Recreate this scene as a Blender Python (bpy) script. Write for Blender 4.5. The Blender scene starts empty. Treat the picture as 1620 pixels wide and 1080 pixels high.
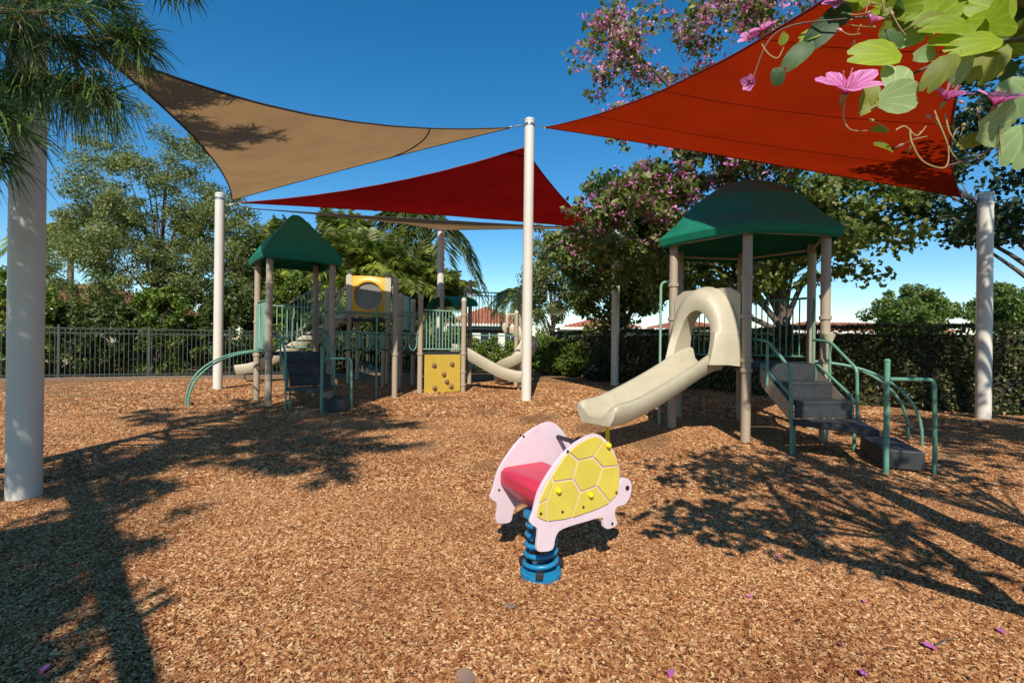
import bpy, bmesh, math, random
import numpy as np
from mathutils import Vector, Matrix, Quaternion
R_ = math.radians
sc = bpy.context.scene
COL = sc.collection

# ------------------------------------------------------------------ camera
FPX, CX, CY, HC, ROLL, YH = 765.0, 810.0, 540.0, 1.25, R_(0.7), 1.0
cam_d = bpy.data.cameras.new('camera'); cam = bpy.data.objects.new('camera', cam_d)
COL.objects.link(cam); sc.camera = cam
cam_d.sensor_width = 36.0; cam_d.sensor_fit = 'HORIZONTAL'
cam_d.lens = FPX / 1620.0 * 36.0
cam_d.clip_start = 0.05; cam_d.clip_end = 3000
cam_d.shift_y = YH / 1620.0
cam.matrix_world = Matrix.Translation((0, 0, HC)) @ Matrix.Rotation(R_(90), 4, 'X') @ Matrix.Rotation(ROLL, 4, 'Z')

# ------------------------------------------------------------------ light
SUN_AZ = R_(5.0)          # shadows run away from the camera, just to the right
SUN_EL = R_(41.0)
SH = Vector((math.sin(SUN_AZ), math.cos(SUN_AZ), 0))
sun_d = bpy.data.lights.new('sun', 'SUN'); sun_o = bpy.data.objects.new('sun', sun_d)
COL.objects.link(sun_o)
sun_d.energy = 5.0; sun_d.angle = R_(0.53); sun_d.color = (1.0, 0.945, 0.85)
dv = Vector((SH.x * math.cos(SUN_EL), SH.y * math.cos(SUN_EL), -math.sin(SUN_EL)))
sun_o.rotation_euler = dv.to_track_quat('-Z', 'Y').to_euler()
sun_o.location = (-6, -20, 30)

world = bpy.data.worlds.new('World'); sc.world = world; world.use_nodes = True
wn = world.node_tree; wn.nodes.clear()
sky = wn.nodes.new('ShaderNodeTexSky'); sky.sky_type = 'NISHITA'; sky.sun_disc = False
sky.sun_elevation = SUN_EL; sky.sun_rotation = math.atan2(-SH.x, -SH.y)
sky.altitude = 0; sky.air_density = 1.0; sky.dust_density = 0.0; sky.ozone_density = 3.0
bg = wn.nodes.new('ShaderNodeBackground'); bg.inputs['Strength'].default_value = 0.132
wo = wn.nodes.new('ShaderNodeOutputWorld')
hs = wn.nodes.new('ShaderNodeHueSaturation'); hs.inputs['Saturation'].default_value = 1.36; hs.inputs['Hue'].default_value = 0.495   # deep polarised blue
wn.links.new(sky.outputs[0], hs.inputs['Color']); wn.links.new(hs.outputs[0], bg.inputs[0]); wn.links.new(bg.outputs[0], wo.inputs[0])

vs = sc.view_settings
vs.view_transform = 'Standard'; vs.look = 'None'; vs.gamma = 1.0; vs.use_curve_mapping = False
vs.exposure = 0.15

# ------------------------------------------------------------------ pixel helpers (photo is 1620 x 1080)
_c, _s = math.cos(ROLL), math.sin(ROLL)
def ray(px, py):
    a = px - CX; b = py - CY - YH
    return Vector(((_c * a + _s * b) / FPX, 1.0, -(-_s * a + _c * b) / FPX))
def P(px, py, Y):                    # point seen at a pixel, Y metres away
    return Vector((0, 0, HC)) + ray(px, py) * Y
def G(px, py, z=0.0):                # point on the ground seen at a pixel
    d = ray(px, py); return Vector((0, 0, HC)) + d * ((z - HC) / d.z)

# ------------------------------------------------------------------ materials
MATS = {}
def newmat(name):
    m = bpy.data.materials.new(name); m.use_nodes = True
    nt = m.node_tree; nt.nodes.clear()
    out = nt.nodes.new('ShaderNodeOutputMaterial')
    MATS[name] = m
    return m, nt, out
def N(nt, typ, **kw):
    n = nt.nodes.new(typ)
    for k, v in kw.items():
        if k.startswith('i_'): n.inputs[k[2:].replace('_', ' ')].default_value = v
        else: setattr(n, k, v)
    return n
def L(nt, a, b): nt.links.new(a, b)
def mixrgb(nt, fac, a, b, blend='MIX'):
    n = nt.nodes.new('ShaderNodeMix'); n.data_type = 'RGBA'; n.blend_type = blend
    for sock, v in ((n.inputs[0], fac), (n.inputs[6], a), (n.inputs[7], b)):
        if isinstance(v, (int, float)): sock.default_value = v
        elif isinstance(v, (tuple, list)): sock.default_value = (*v[:3], 1)
        else: nt.links.new(v, sock)
    return n.outputs[2]
def ramp(nt, fac, stops):
    n = nt.nodes.new('ShaderNodeValToRGB'); e = n.color_ramp.elements
    while len(e) > 1: e.remove(e[-1])
    e[0].position = stops[0][0]; e[0].color = (*stops[0][1], 1)
    for p, c in stops[1:]:
        k = e.new(p); k.color = (*c, 1)
    nt.links.new(fac, n.inputs[0]); return n.outputs[0]

def plain(name, col, rough=0.5, var=0.18, scale=6.0, dirt=0.0, dirtcol=(0.12, 0.08, 0.05), bump=0.0, bscale=60.0, metal=0.0, spec=0.5, streak=False):
    """painted / moulded surface: base colour with faint mottling, grime and fine relief"""
    m, nt, out = newmat(name)
    b = N(nt, 'ShaderNodeBsdfPrincipled'); L(nt, b.outputs[0], out.inputs[0])
    b.inputs['Metallic'].default_value = metal; b.inputs['Specular IOR Level'].default_value = spec
    tc = N(nt, 'ShaderNodeTexCoord')
    src = tc.outputs['Object']
    if streak:
        mp = N(nt, 'ShaderNodeMapping'); mp.inputs['Scale'].default_value = (1, 1, 0.12); L(nt, src, mp.inputs[0]); src = mp.outputs[0]
    n1 = N(nt, 'ShaderNodeTexNoise', i_Scale=scale, i_Detail=6.0, i_Roughness=0.65); L(nt, src, n1.inputs[0])
    dark = tuple(c * (1 - var) for c in col); lite = tuple(min(1, c * (1 + var * 0.6)) for c in col)
    c = ramp(nt, n1.outputs[0], [(0.3, dark), (0.7, lite)])
    if dirt > 0:
        n2 = N(nt, 'ShaderNodeTexNoise', i_Scale=scale * 2.7, i_Detail=8.0, i_Roughness=0.75); L(nt, src, n2.inputs[0])
        mr = N(nt, 'ShaderNodeMapRange'); mr.inputs[1].default_value = 0.52; mr.inputs[2].default_value = 0.78; mr.inputs[4].default_value = dirt
        L(nt, n2.outputs[0], mr.inputs[0])
        c = mixrgb(nt, mr.outputs[0], c, dirtcol)
    L(nt, c, b.inputs['Base Color'])
    mr2 = N(nt, 'ShaderNodeMapRange'); mr2.inputs[3].default_value = max(0.05, rough - 0.12); mr2.inputs[4].default_value = min(1, rough + 0.15)
    L(nt, n1.outputs[0], mr2.inputs[0]); L(nt, mr2.outputs[0], b.inputs['Roughness'])
    if bump:
        n3 = N(nt, 'ShaderNodeTexNoise', i_Scale=bscale, i_Detail=4.0); L(nt, tc.outputs['Object'], n3.inputs[0])
        bp = N(nt, 'ShaderNodeBump', i_Strength=bump, i_Distance=0.01); L(nt, n3.outputs[0], bp.inputs['Height']); L(nt, bp.outputs[0], b.inputs['Normal'])
    return m

def leafmat(name, cols, trans=0.35, gloss=0.45, noise=2.0):
    """foliage: every leaf its own tone, light comes through"""
    m, nt, out = newmat(name)
    g = N(nt, 'ShaderNodeNewGeometry')
    tc = N(nt, 'ShaderNodeTexCoord')
    nz = N(nt, 'ShaderNodeTexNoise', i_Scale=noise, i_Detail=3.0); L(nt, tc.outputs['Object'], nz.inputs[0])
    ad = N(nt, 'ShaderNodeMath', operation='MULTIPLY_ADD'); L(nt, nz.outputs[0], ad.inputs[0]); ad.inputs[1].default_value = 0.7
    L(nt, g.outputs['Random Per Island'], ad.inputs[2])
    sb = N(nt, 'ShaderNodeMath', operation='SUBTRACT'); L(nt, ad.outputs[0], sb.inputs[0]); sb.inputs[1].default_value = 0.35
    n = len(cols)
    c = ramp(nt, sb.outputs[0], [(i / max(1, n - 1), cols[i]) for i in range(n)])
    d = N(nt, 'ShaderNodeBsdfPrincipled'); d.inputs['Roughness'].default_value = gloss; d.inputs['Specular IOR Level'].default_value = 0.35
    L(nt, c, d.inputs['Base Color'])
    t = N(nt, 'ShaderNodeBsdfTranslucent')
    tcx = mixrgb(nt, 1.0, c, (1.25, 1.35, 0.55), 'MULTIPLY'); L(nt, tcx, t.inputs[0])
    mx = N(nt, 'ShaderNodeMixShader'); mx.inputs[0].default_value = trans
    L(nt, d.outputs[0], mx.inputs[1]); L(nt, t.outputs[0], mx.inputs[2]); L(nt, mx.outputs[0], out.inputs[0])
    return m

def nearleafmat(name, c0, c1, trans, petal=False):
    """leaf or petal seen close: veins fan out from its base"""
    m, nt, out = newmat(name)
    tc = N(nt, 'ShaderNodeTexCoord'); sx = N(nt, 'ShaderNodeSeparateXYZ'); L(nt, tc.outputs['Object'], sx.inputs[0])
    an = N(nt, 'ShaderNodeMath', operation='ARCTAN2'); L(nt, sx.outputs[0], an.inputs[0]); ad = N(nt, 'ShaderNodeMath', operation='ADD'); L(nt, sx.outputs[1], ad.inputs[0]); ad.inputs[1].default_value = 0.12; L(nt, ad.outputs[0], an.inputs[1])
    mu = N(nt, 'ShaderNodeMath', operation='MULTIPLY'); L(nt, an.outputs[0], mu.inputs[0]); mu.inputs[1].default_value = 16.0 if not petal else 22.0
    co = N(nt, 'ShaderNodeMath', operation='COSINE'); L(nt, mu.outputs[0], co.inputs[0])
    pw = N(nt, 'ShaderNodeMapRange'); L(nt, co.outputs[0], pw.inputs[0]); pw.inputs[1].default_value = 0.80; pw.inputs[2].default_value = 1.0
    oi = N(nt, 'ShaderNodeObjectInfo'); nz = N(nt, 'ShaderNodeTexNoise', i_Scale=3.5, i_Detail=4.0); L(nt, tc.outputs['Object'], nz.inputs[0])
    mx0 = N(nt, 'ShaderNodeMath', operation='MULTIPLY_ADD'); L(nt, nz.outputs[0], mx0.inputs[0]); mx0.inputs[1].default_value = 0.7; hf = N(nt, 'ShaderNodeMath', operation='MULTIPLY_ADD'); L(nt, oi.outputs['Random'], hf.inputs[0]); hf.inputs[1].default_value = 0.6; hf.inputs[2].default_value = -0.15; L(nt, hf.outputs[0], mx0.inputs[2])
    base = ramp(nt, mx0.outputs[0], [(0.1, c0), (0.9, c1)])
    if petal:
        g = N(nt, 'ShaderNodeMapRange'); L(nt, sx.outputs[1], g.inputs[0]); g.inputs[1].default_value = 0.0; g.inputs[2].default_value = 0.8
        base = mixrgb(nt, g.outputs[0], (0.55, 0.03, 0.28), base); vein = mixrgb(nt, 0.6, base, (0.85, 0.70, 0.78))
    else: vein = mixrgb(nt, 1.0, base, (1.35, 1.25, 1.3), 'MULTIPLY')
    c = mixrgb(nt, pw.outputs[0], base, vein)
    d = N(nt, 'ShaderNodeBsdfPrincipled', i_Roughness=0.5); d.inputs['Specular IOR Level'].default_value = 0.3; L(nt, c, d.inputs['Base Color'])
    bp = N(nt, 'ShaderNodeBump', i_Strength=0.12, i_Distance=0.01); L(nt, pw.outputs[0], bp.inputs['Height']); L(nt, bp.outputs[0], d.inputs['Normal'])
    t = N(nt, 'ShaderNodeBsdfTranslucent'); L(nt, mixrgb(nt, 1.0, c, (1.2, 1.25, 0.6) if not petal else (1.1, 0.9, 1.0), 'MULTIPLY'), t.inputs[0])
    mx = N(nt, 'ShaderNodeMixShader'); mx.inputs[0].default_value = trans; L(nt, d.outputs[0], mx.inputs[1]); L(nt, t.outputs[0], mx.inputs[2]); L(nt, mx.outputs[0], out.inputs[0])
    return m

def fabricmat(name, col, tcol, trans, weave=260.0):
    m, nt, out = newmat(name)
    tc = N(nt, 'ShaderNodeTexCoord')
    w = N(nt, 'ShaderNodeTexWave', i_Scale=weave * 0.1, i_Distortion=1.5, i_Detail=2.0); L(nt, tc.outputs['UV'], w.inputs[0])
    nz = N(nt, 'ShaderNodeTexNoise', i_Scale=1.3, i_Detail=5.0); L(nt, tc.outputs['Object'], nz.inputs[0])
    mp = N(nt, 'ShaderNodeMapping'); mp.inputs['Scale'].default_value = (0.6, 9.0, 1); L(nt, tc.outputs['UV'], mp.inputs[0])
    st = N(nt, 'ShaderNodeTexNoise', i_Scale=9.0, i_Detail=5.0, i_Roughness=0.7); L(nt, mp.outputs[0], st.inputs[0])
    f1 = mixrgb(nt, 0.55, nz.outputs[1], st.outputs[1])
    bw = N(nt, 'ShaderNodeRGBToBW'); L(nt, f1, bw.inputs[0])
    k = ramp(nt, bw.outputs[0], [(0.34, (0.74, 0.74, 0.74)), (0.64, (1.14, 1.14, 1.14))])
    c1 = mixrgb(nt, 1.0, k, col, 'MULTIPLY'); c2 = mixrgb(nt, 1.0, k, tcol, 'MULTIPLY')
    d = N(nt, 'ShaderNodeBsdfDiffuse', i_Roughness=0.8); L(nt, c1, d.inputs[0])
    t = N(nt, 'ShaderNodeBsdfTranslucent'); L(nt, c2, t.inputs[0])
    bp = N(nt, 'ShaderNodeBump', i_Strength=0.25, i_Distance=0.02); L(nt, st.outputs[0], bp.inputs['Height']); L(nt, bp.outputs[0], d.inputs['Normal'])
    mx = N(nt, 'ShaderNodeMixShader'); mx.inputs[0].default_value = trans
    L(nt, d.outputs[0], mx.inputs[1]); L(nt, t.outputs[0], mx.inputs[2]); L(nt, mx.outputs[0], out.inputs[0])
    return m

def mulchmat(name):
    m, nt, out = newmat(name)
    tc = N(nt, 'ShaderNodeTexCoord')
    dn = N(nt, 'ShaderNodeTexNoise', i_Scale=14.0, i_Detail=3.0); L(nt, tc.outputs['Object'], dn.inputs[0])
    vm = N(nt, 'ShaderNodeVectorMath', operation='MULTIPLY_ADD'); L(nt, dn.outputs[1], vm.inputs[0]); vm.inputs[1].default_value = (0.06, 0.06, 0.06); L(nt, tc.outputs['Object'], vm.inputs[2])
    v1 = N(nt, 'ShaderNodeTexVoronoi', i_Scale=42.0, i_Randomness=1.0); L(nt, vm.outputs[0], v1.inputs[0])
    v2 = N(nt, 'ShaderNodeTexVoronoi', i_Scale=75.0, i_Randomness=1.0); L(nt, vm.outputs[0], v2.inputs[0])
    sp = N(nt, 'ShaderNodeSeparateColor'); L(nt, v1.outputs['Color'], sp.inputs[0])
    sp2 = N(nt, 'ShaderNodeSeparateColor'); L(nt, v2.outputs['Color'], sp2.inputs[0])
    av = N(nt, 'ShaderNodeMath', operation='MULTIPLY_ADD'); L(nt, sp2.outputs[0], av.inputs[0]); av.inputs[1].default_value = 0.45
    hf = N(nt, 'ShaderNodeMath', operation='MULTIPLY'); L(nt, sp.outputs[0], hf.inputs[0]); hf.inputs[1].default_value = 0.55; L(nt, hf.outputs[0], av.inputs[2])
    big = N(nt, 'ShaderNodeTexNoise', i_Scale=0.7, i_Detail=5.0); L(nt, tc.outputs['Object'], big.inputs[0])
    av2 = N(nt, 'ShaderNodeMath', operation='MULTIPLY_ADD'); L(nt, big.outputs[0], av2.inputs[0]); av2.inputs[1].default_value = 0.35; L(nt, av.outputs[0], av2.inputs[2])
    c = ramp(nt, av2.outputs[0], MULCH)
    b = N(nt, 'ShaderNodeBsdfPrincipled', i_Roughness=0.85); b.inputs['Specular IOR Level'].default_value = 0.2
    L(nt, c, b.inputs['Base Color'])
    hs = N(nt, 'ShaderNodeMath', operation='ADD'); L(nt, v1.outputs['Distance'], hs.inputs[0]); L(nt, v2.outputs['Distance'], hs.inputs[1])
    bp = N(nt, 'ShaderNodeBump', i_Strength=1.0, i_Distance=0.03); bp.invert = True
    L(nt, hs.outputs[0], bp.inputs['Height']); L(nt, bp.outputs[0], b.inputs['Normal'])
    L(nt, b.outputs[0], out.inputs[0]); return m
MULCH = [(0.22, (0.12, 0.037, 0.013)), (0.42, (0.285, 0.100, 0.031)), (0.62, (0.42, 0.182, 0.067)), (0.82, (0.56, 0.30, 0.127)), (1.0, (0.76, 0.52, 0.28))]
def chipmat(name):
    m, nt, out = newmat(name)
    oi = N(nt, 'ShaderNodeObjectInfo')
    c = ramp(nt, oi.outputs['Random'], [(0.0, MULCH[0][1]), (0.22, MULCH[1][1]), (0.5, MULCH[2][1]), (0.8, MULCH[3][1]), (1.0, MULCH[4][1])])
    ge = N(nt, 'ShaderNodeNewGeometry'); nz = N(nt, 'ShaderNodeTexNoise', i_Scale=0.9, i_Detail=6.0, i_Roughness=0.65); L(nt, ge.outputs['Position'], nz.inputs[0])
    c = mixrgb(nt, 1.0, c, ramp(nt, nz.outputs[0], [(0.32, (0.72, 0.66, 0.62)), (0.52, (1.0, 1.0, 1.0)), (0.70, (1.10, 1.12, 1.16))]), 'MULTIPLY')   # damp and dusty patches
    b = N(nt, 'ShaderNodeBsdfPrincipled', i_Roughness=0.75); b.inputs['Specular IOR Level'].default_value = 0.25
    L(nt, c, b.inputs['Base Color']); L(nt, b.outputs[0], out.inputs[0]); return m

M_mulch = mulchmat('wood_mulch'); M_chip = chipmat('wood_chip')
M_lawn = plain('lawn_grass', (0.075, 0.13, 0.03), 0.9, 0.5, 3.0, bump=0.8, bscale=40)
M_white = plain('white_steel', (0.68, 0.62, 0.525), 0.42, 0.07, 3.0, dirt=0.22, dirtcol=(0.36, 0.31, 0.24), streak=True)
M_steel = plain('galvanised', (0.35, 0.35, 0.34), 0.35, 0.2, 12, metal=0.8)
M_tan = plain('tan_powder_coat', (0.40, 0.31, 0.215), 0.45, 0.12, 5.0, dirt=0.25, dirtcol=(0.20, 0.13, 0.09), streak=True)
M_beige = plain('beige_plastic', (0.50, 0.435, 0.30), 0.42, 0.10, 3.0, dirt=0.3, dirtcol=(0.28, 0.23, 0.15), bump=0.12, bscale=260)
M_green = plain('green_plastic', (0.007, 0.165, 0.095), 0.6, 0.18, 4.0, dirt=0.2, dirtcol=(0.02, 0.11, 0.07), bump=0.12, bscale=240, spec=0.25)
M_pipe = plain('green_pipe', (0.12, 0.28, 0.19), 0.38, 0.15, 8.0, dirt=0.3, dirtcol=(0.08, 0.12, 0.08))
M_pale = plain('pale_green_plastic', (0.24, 0.42, 0.30), 0.45, 0.12, 5.0, dirt=0.2, dirtcol=(0.15, 0.22, 0.15))
M_rub = plain('coated_deck', (0.032, 0.034, 0.037), 0.55, 0.25, 9.0, dirt=0.4, dirtcol=(0.14, 0.11, 0.09), bump=0.3, bscale=180)
M_yel = plain('yellow_plastic', (0.60, 0.40, 0.055), 0.4, 0.10, 4.0, dirt=0.25, dirtcol=(0.42, 0.28, 0.08), bump=0.1, bscale=200)
M_bub = plain('orange_yellow_plastic', (0.80, 0.40, 0.03), 0.4, 0.08, 4.0, dirt=0.15, dirtcol=(0.5, 0.25, 0.05))
M_hold = plain('brown_hold', (0.22, 0.12, 0.05), 0.6, 0.3, 20)
M_pink = plain('pale_pink_plastic', (0.72, 0.56, 0.60), 0.4, 0.08, 5.0, dirt=0.25, dirtcol=(0.5, 0.38, 0.38), bump=0.06, bscale=200)
M_shell = plain('turtle_yellow', (0.66, 0.52, 0.075), 0.42, 0.10, 6.0, dirt=0.25, dirtcol=(0.45, 0.33, 0.06), bump=0.15, bscale=220)
M_knob = plain('bright_yellow', (0.85, 0.62, 0.01), 0.35, 0.05)
M_red = plain('red_seat', (0.62, 0.035, 0.075), 0.38, 0.12, 6.0, dirt=0.2, dirtcol=(0.35, 0.03, 0.05))
M_blue = plain('blue_spring', (0.012, 0.20, 0.38), 0.32, 0.25, 14.0, dirt=0.35, dirtcol=(0.05, 0.09, 0.12))
M_black = plain('black_rubber', (0.02, 0.02, 0.022), 0.55, 0.2)
M_dgreen = plain('dark_green_fence', (0.04, 0.055, 0.045), 0.55, 0.2, 5.0, dirt=0.3, dirtcol=(0.09, 0.09, 0.07))
M_sail_tan = fabricmat('tan_shade_cloth', (0.37, 0.235, 0.12), (0.39, 0.225, 0.10), 0.5)
M_sail_red = fabricmat('red_shade_cloth', (0.30, 0.014, 0.010), (0.26, 0.006, 0.005), 0.4)
M_sail_org = fabricmat('orange_red_shade_cloth', (0.40, 0.028, 0.008), (0.38, 0.024, 0.003), 0.42)
M_seam_t = plain('dark_seam', (0.05, 0.045, 0.04), 0.8, 0.2)
M_seam_r = plain('dark_red_seam', (0.20, 0.012, 0.008), 0.8, 0.2)
M_bark = plain('bark', (0.13, 0.095, 0.07), 0.9, 0.45, 9.0, bump=0.9, bscale=30, streak=True)
M_bark_l = plain('light_bark', (0.24, 0.19, 0.14), 0.9, 0.35, 9.0, bump=0.8, bscale=30)
M_twig = plain('twig', (0.16, 0.13, 0.05), 0.8, 0.3)
M_wall = plain('stucco_white', (0.72, 0.68, 0.60), 0.85, 0.06, 1.5, dirt=0.15, dirtcol=(0.5, 0.46, 0.4), bump=0.3, bscale=20)
M_wall2 = plain('stucco_beige', (0.58, 0.47, 0.34), 0.85, 0.08, 1.5, bump=0.3, bscale=20)
M_tile = plain('clay_tile', (0.46, 0.15, 0.07), 0.8, 0.35, 6.0, dirt=0.4, dirtcol=(0.2, 0.09, 0.06))
M_glass = plain('window_glass', (0.03, 0.04, 0.05), 0.08, 0.1, spec=0.8)
M_stone = plain('edging_stone', (0.20, 0.14, 0.09), 0.85, 0.25, 7.0, dirt=0.3, bump=0.5, bscale=40)

# ------------------------------------------------------------------ mesh builder
ROOT = {}
def rootloc(o): return ROOT.get(o.name, Vector((0, 0, 0))) if o else Vector((0, 0, 0))
def V(*a): return Vector(a)

class MB:
    def __init__(s): s.v = []; s.f = []
    def add(s, vs, fs):
        k = len(s.v); s.v += [Vector(p) for p in vs]; s.f += [tuple(i + k for i in f) for f in fs]; return s
    def obox(s, c, ax, ay, az):
        c, ax, ay, az = Vector(c), Vector(ax), Vector(ay), Vector(az)
        vs = [c + ax * i + ay * j + az * k for i in (-1, 1) for j in (-1, 1) for k in (-1, 1)]
        if ax.cross(ay).dot(az) < 0:
            fs = [(1, 3, 2, 0), (6, 7, 5, 4), (4, 5, 1, 0), (3, 7, 6, 2), (2, 6, 4, 0), (5, 7, 3, 1)]
        else:
            fs = [(0, 2, 3, 1), (4, 5, 7, 6), (0, 1, 5, 4), (2, 6, 7, 3), (0, 4, 6, 2), (1, 3, 7, 5)]
        return s.add(vs, fs)
    def box(s, c, size, rz=0.0):
        cr, sr = math.cos(rz), math.sin(rz)
        return s.obox(c, (cr * size[0] / 2, sr * size[0] / 2, 0), (-sr * size[1] / 2, cr * size[1] / 2, 0), (0, 0, size[2] / 2))
    def tube(s, pts, r, seg=8, cap=True, closed=False):
        pts = [Vector(p) for p in pts]; n = len(pts)
        rs = r if isinstance(r, (list, tuple)) else [r] * n
        k0 = len(s.v); prev = None
        for i in range(n):
            if closed: t = pts[(i + 1) % n] - pts[i - 1]
            else: t = pts[min(i + 1, n - 1)] - pts[max(i - 1, 0)]
            if t.length < 1e-9: t = Vector((0, 0, 1))
            t.normalize()
            if prev is None:
                a = Vector((0, 0, 1)) if abs(t.z) < 0.9 else Vector((1, 0, 0)); u = t.cross(a).normalized()
            else:
                u = prev - t * prev.dot(t)
                u = u.normalized() if u.length > 1e-6 else t.orthogonal().normalized()
            prev = u; w = t.cross(u)
            for q in range(seg):
                an = 2 * math.pi * q / seg
                s.v.append(pts[i] + (u * math.cos(an) + w * math.sin(an)) * rs[i])
        m = n if closed else n - 1
        for i in range(m):
            a = k0 + i * seg; b = k0 + ((i + 1) % n) * seg
            for q in range(seg):
                q2 = (q + 1) % seg
                s.f.append((a + q, a + q2, b + q2, b + q))
        if cap and not closed:
            s.f.append(tuple(k0 + q for q in range(seg))[::-1]); s.f.append(tuple(k0 + (n - 1) * seg + q for q in range(seg)))
        return s
    def lathe(s, base, prof, seg=24, axis=(0, 0, 1)):      # prof: (r, h) from bottom to top
        base = Vector(base); ax = Vector(axis).normalized(); u = ax.orthogonal().normalized(); w = ax.cross(u); k0 = len(s.v)
        for r, h in prof:
            for q in range(seg):
                an = 2 * math.pi * q / seg; s.v.append(base + ax * h + (u * math.cos(an) + w * math.sin(an)) * r)
        for i in range(len(prof) - 1):
            for q in range(seg):
                q2 = (q + 1) % seg; a = k0 + i * seg; b = a + seg
                s.f.append((a + q, a + q2, b + q2, b + q))
        s.f.append(tuple(k0 + q for q in range(seg))[::-1]); s.f.append(tuple(k0 + (len(prof) - 1) * seg + q for q in range(seg)))
        return s
    def prism(s, poly, o, ux, uy, th):                     # polygon (a,b) on axes ux, uy, extruded by vector th
        o, ux, uy, th = Vector(o), Vector(ux), Vector(uy), Vector(th); n = len(poly); k = len(s.v)
        p0 = [o + ux * a + uy * b for a, b in poly]
        s.v += p0 + [p + th for p in p0]
        s.f.append(tuple(range(k, k + n))[::-1]); s.f.append(tuple(range(k + n, k + 2 * n)))
        for i in range(n):
            j = (i + 1) % n; s.f.append((k + i, k + j, k + n + j, k + n + i))
        return s
    def loft(s, rings, closed=True, cap=False):
        k = len(s.v); n = len(rings[0])
        for r in rings: s.v += [Vector(p) for p in r]
        for i in range(len(rings) - 1):
            for q in range(n if closed else n - 1):
                q2 = (q + 1) % n; a = k + i * n; b = a + n
                s.f.append((a + q, a + q2, b + q2, b + q))
        if cap:
            s.f.append(tuple(k + q for q in range(n))[::-1]); s.f.append(tuple(k + (len(rings) - 1) * n + q for q in range(n)))
        return s
    def build(s, name, mat, parent=None, smooth=40, bevel=0.0, fix=True):
        o0 = rootloc(parent)
        me = bpy.data.meshes.new(name)
        me.from_pydata([tuple(p - o0) for p in s.v], [], s.f)
        me.materials.append(mat)
        if fix:
            bm = bmesh.new(); bm.from_mesh(me); bmesh.ops.recalc_face_normals(bm, faces=bm.faces); bm.to_mesh(me); bm.free()
        if smooth:
            me.polygons.foreach_set('use_smooth', [True] * len(me.polygons)); me.set_sharp_from_angle(angle=R_(smooth))
        o = bpy.data.objects.new(name, me); COL.objects.link(o)
        if parent: o.parent = parent
        ROOT[o.name] = o0.copy()
        if bevel:
            md = o.modifiers.new('bevel', 'BEVEL'); md.width = bevel; md.segments = 2; md.limit_method = 'ANGLE'; md.angle_limit = R_(35)
        return o

def tag(o, label, cat, group=None, kind=None):
    if label: o['label'] = label
    if cat: o['category'] = cat
    if group: o['group'] = group
    if kind: o['kind'] = kind
    return o
def thing(name, label, cat, loc, group=None):
    o = bpy.data.objects.new(name, None); COL.objects.link(o); o.location = loc; o.empty_display_size = 0.2
    ROOT[o.name] = Vector(loc)
    return tag(o, label, cat, group)
def structure(o): o['kind'] = 'structure'; return o
def inst(src, parent, loc, rot=(0, 0, 0), scale=(1, 1, 1)):
    """a copy of a piece that shares its mesh, placed at a world point under a thing"""
    c = src.copy(); COL.objects.link(c); c.parent = parent
    c.location = Vector(loc) - rootloc(parent); c.rotation_euler = rot; c.scale = scale
    ROOT[c.name] = rootloc(parent); return c
def bez(p0, p1, p2, p3, n=10):
    p0, p1, p2, p3 = map(Vector, (p0, p1, p2, p3)); out = []
    for i in range(n + 1):
        t = i / n; a = 1 - t
        out.append(p0 * a ** 3 + p1 * 3 * a * a * t + p2 * 3 * a * t * t + p3 * t ** 3)
    return out
def smoothpath(pts, n=6):                                  # Catmull-Rom
    pts = [Vector(p) for p in pts]; out = []
    for i in range(len(pts) - 1):
        a = pts[max(i - 1, 0)]; b = pts[i]; c = pts[i + 1]; d = pts[min(i + 2, len(pts) - 1)]
        for k in range(n):
            t = k / n
            out.append(0.5 * ((2 * b) + (c - a) * t + (2 * a - 5 * b + 4 * c - d) * t * t + (3 * b - a - 3 * c + d) * t ** 3))
    out.append(pts[-1]); return out
# ================================================================== THE SETTING
def gz(x, y):                                              # height of the mulch at a point
    return (0.022 * math.sin(0.9 * x + 0.4) * math.cos(0.7 * y + 1.1) + 0.012 * math.sin(2.3 * x + 1.7 * y) + 0.008 * math.sin(5.1 * x - 3.3 * y))
def make_sheet(name, x0, x1, y0, y1, res, mat, zf):
    nx = int((x1 - x0) / res) + 1; ny = int((y1 - y0) / res) + 1
    xs = np.linspace(x0, x1, nx); ys = np.linspace(y0, y1, ny)
    vs_ = [(x, y, zf(x, y)) for y in ys for x in xs]
    fs = [(j * nx + i, j * nx + i + 1, (j + 1) * nx + i + 1, (j + 1) * nx + i) for j in range(ny - 1) for i in range(nx - 1)]
    me = bpy.data.meshes.new(name); me.from_pydata(vs_, [], fs); me.materials.append(mat)
    me.polygons.foreach_set('use_smooth', [True] * len(me.polygons))
    o = bpy.data.objects.new(name, me); COL.objects.link(o); return o
structure(make_sheet('ground', -900, 900, -300, 1500, 300, M_lawn, lambda x, y: -0.09))
structure(make_sheet('mulch_bed', -22, 14, -5, 22, 0.16, M_mulch, gz))

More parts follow.
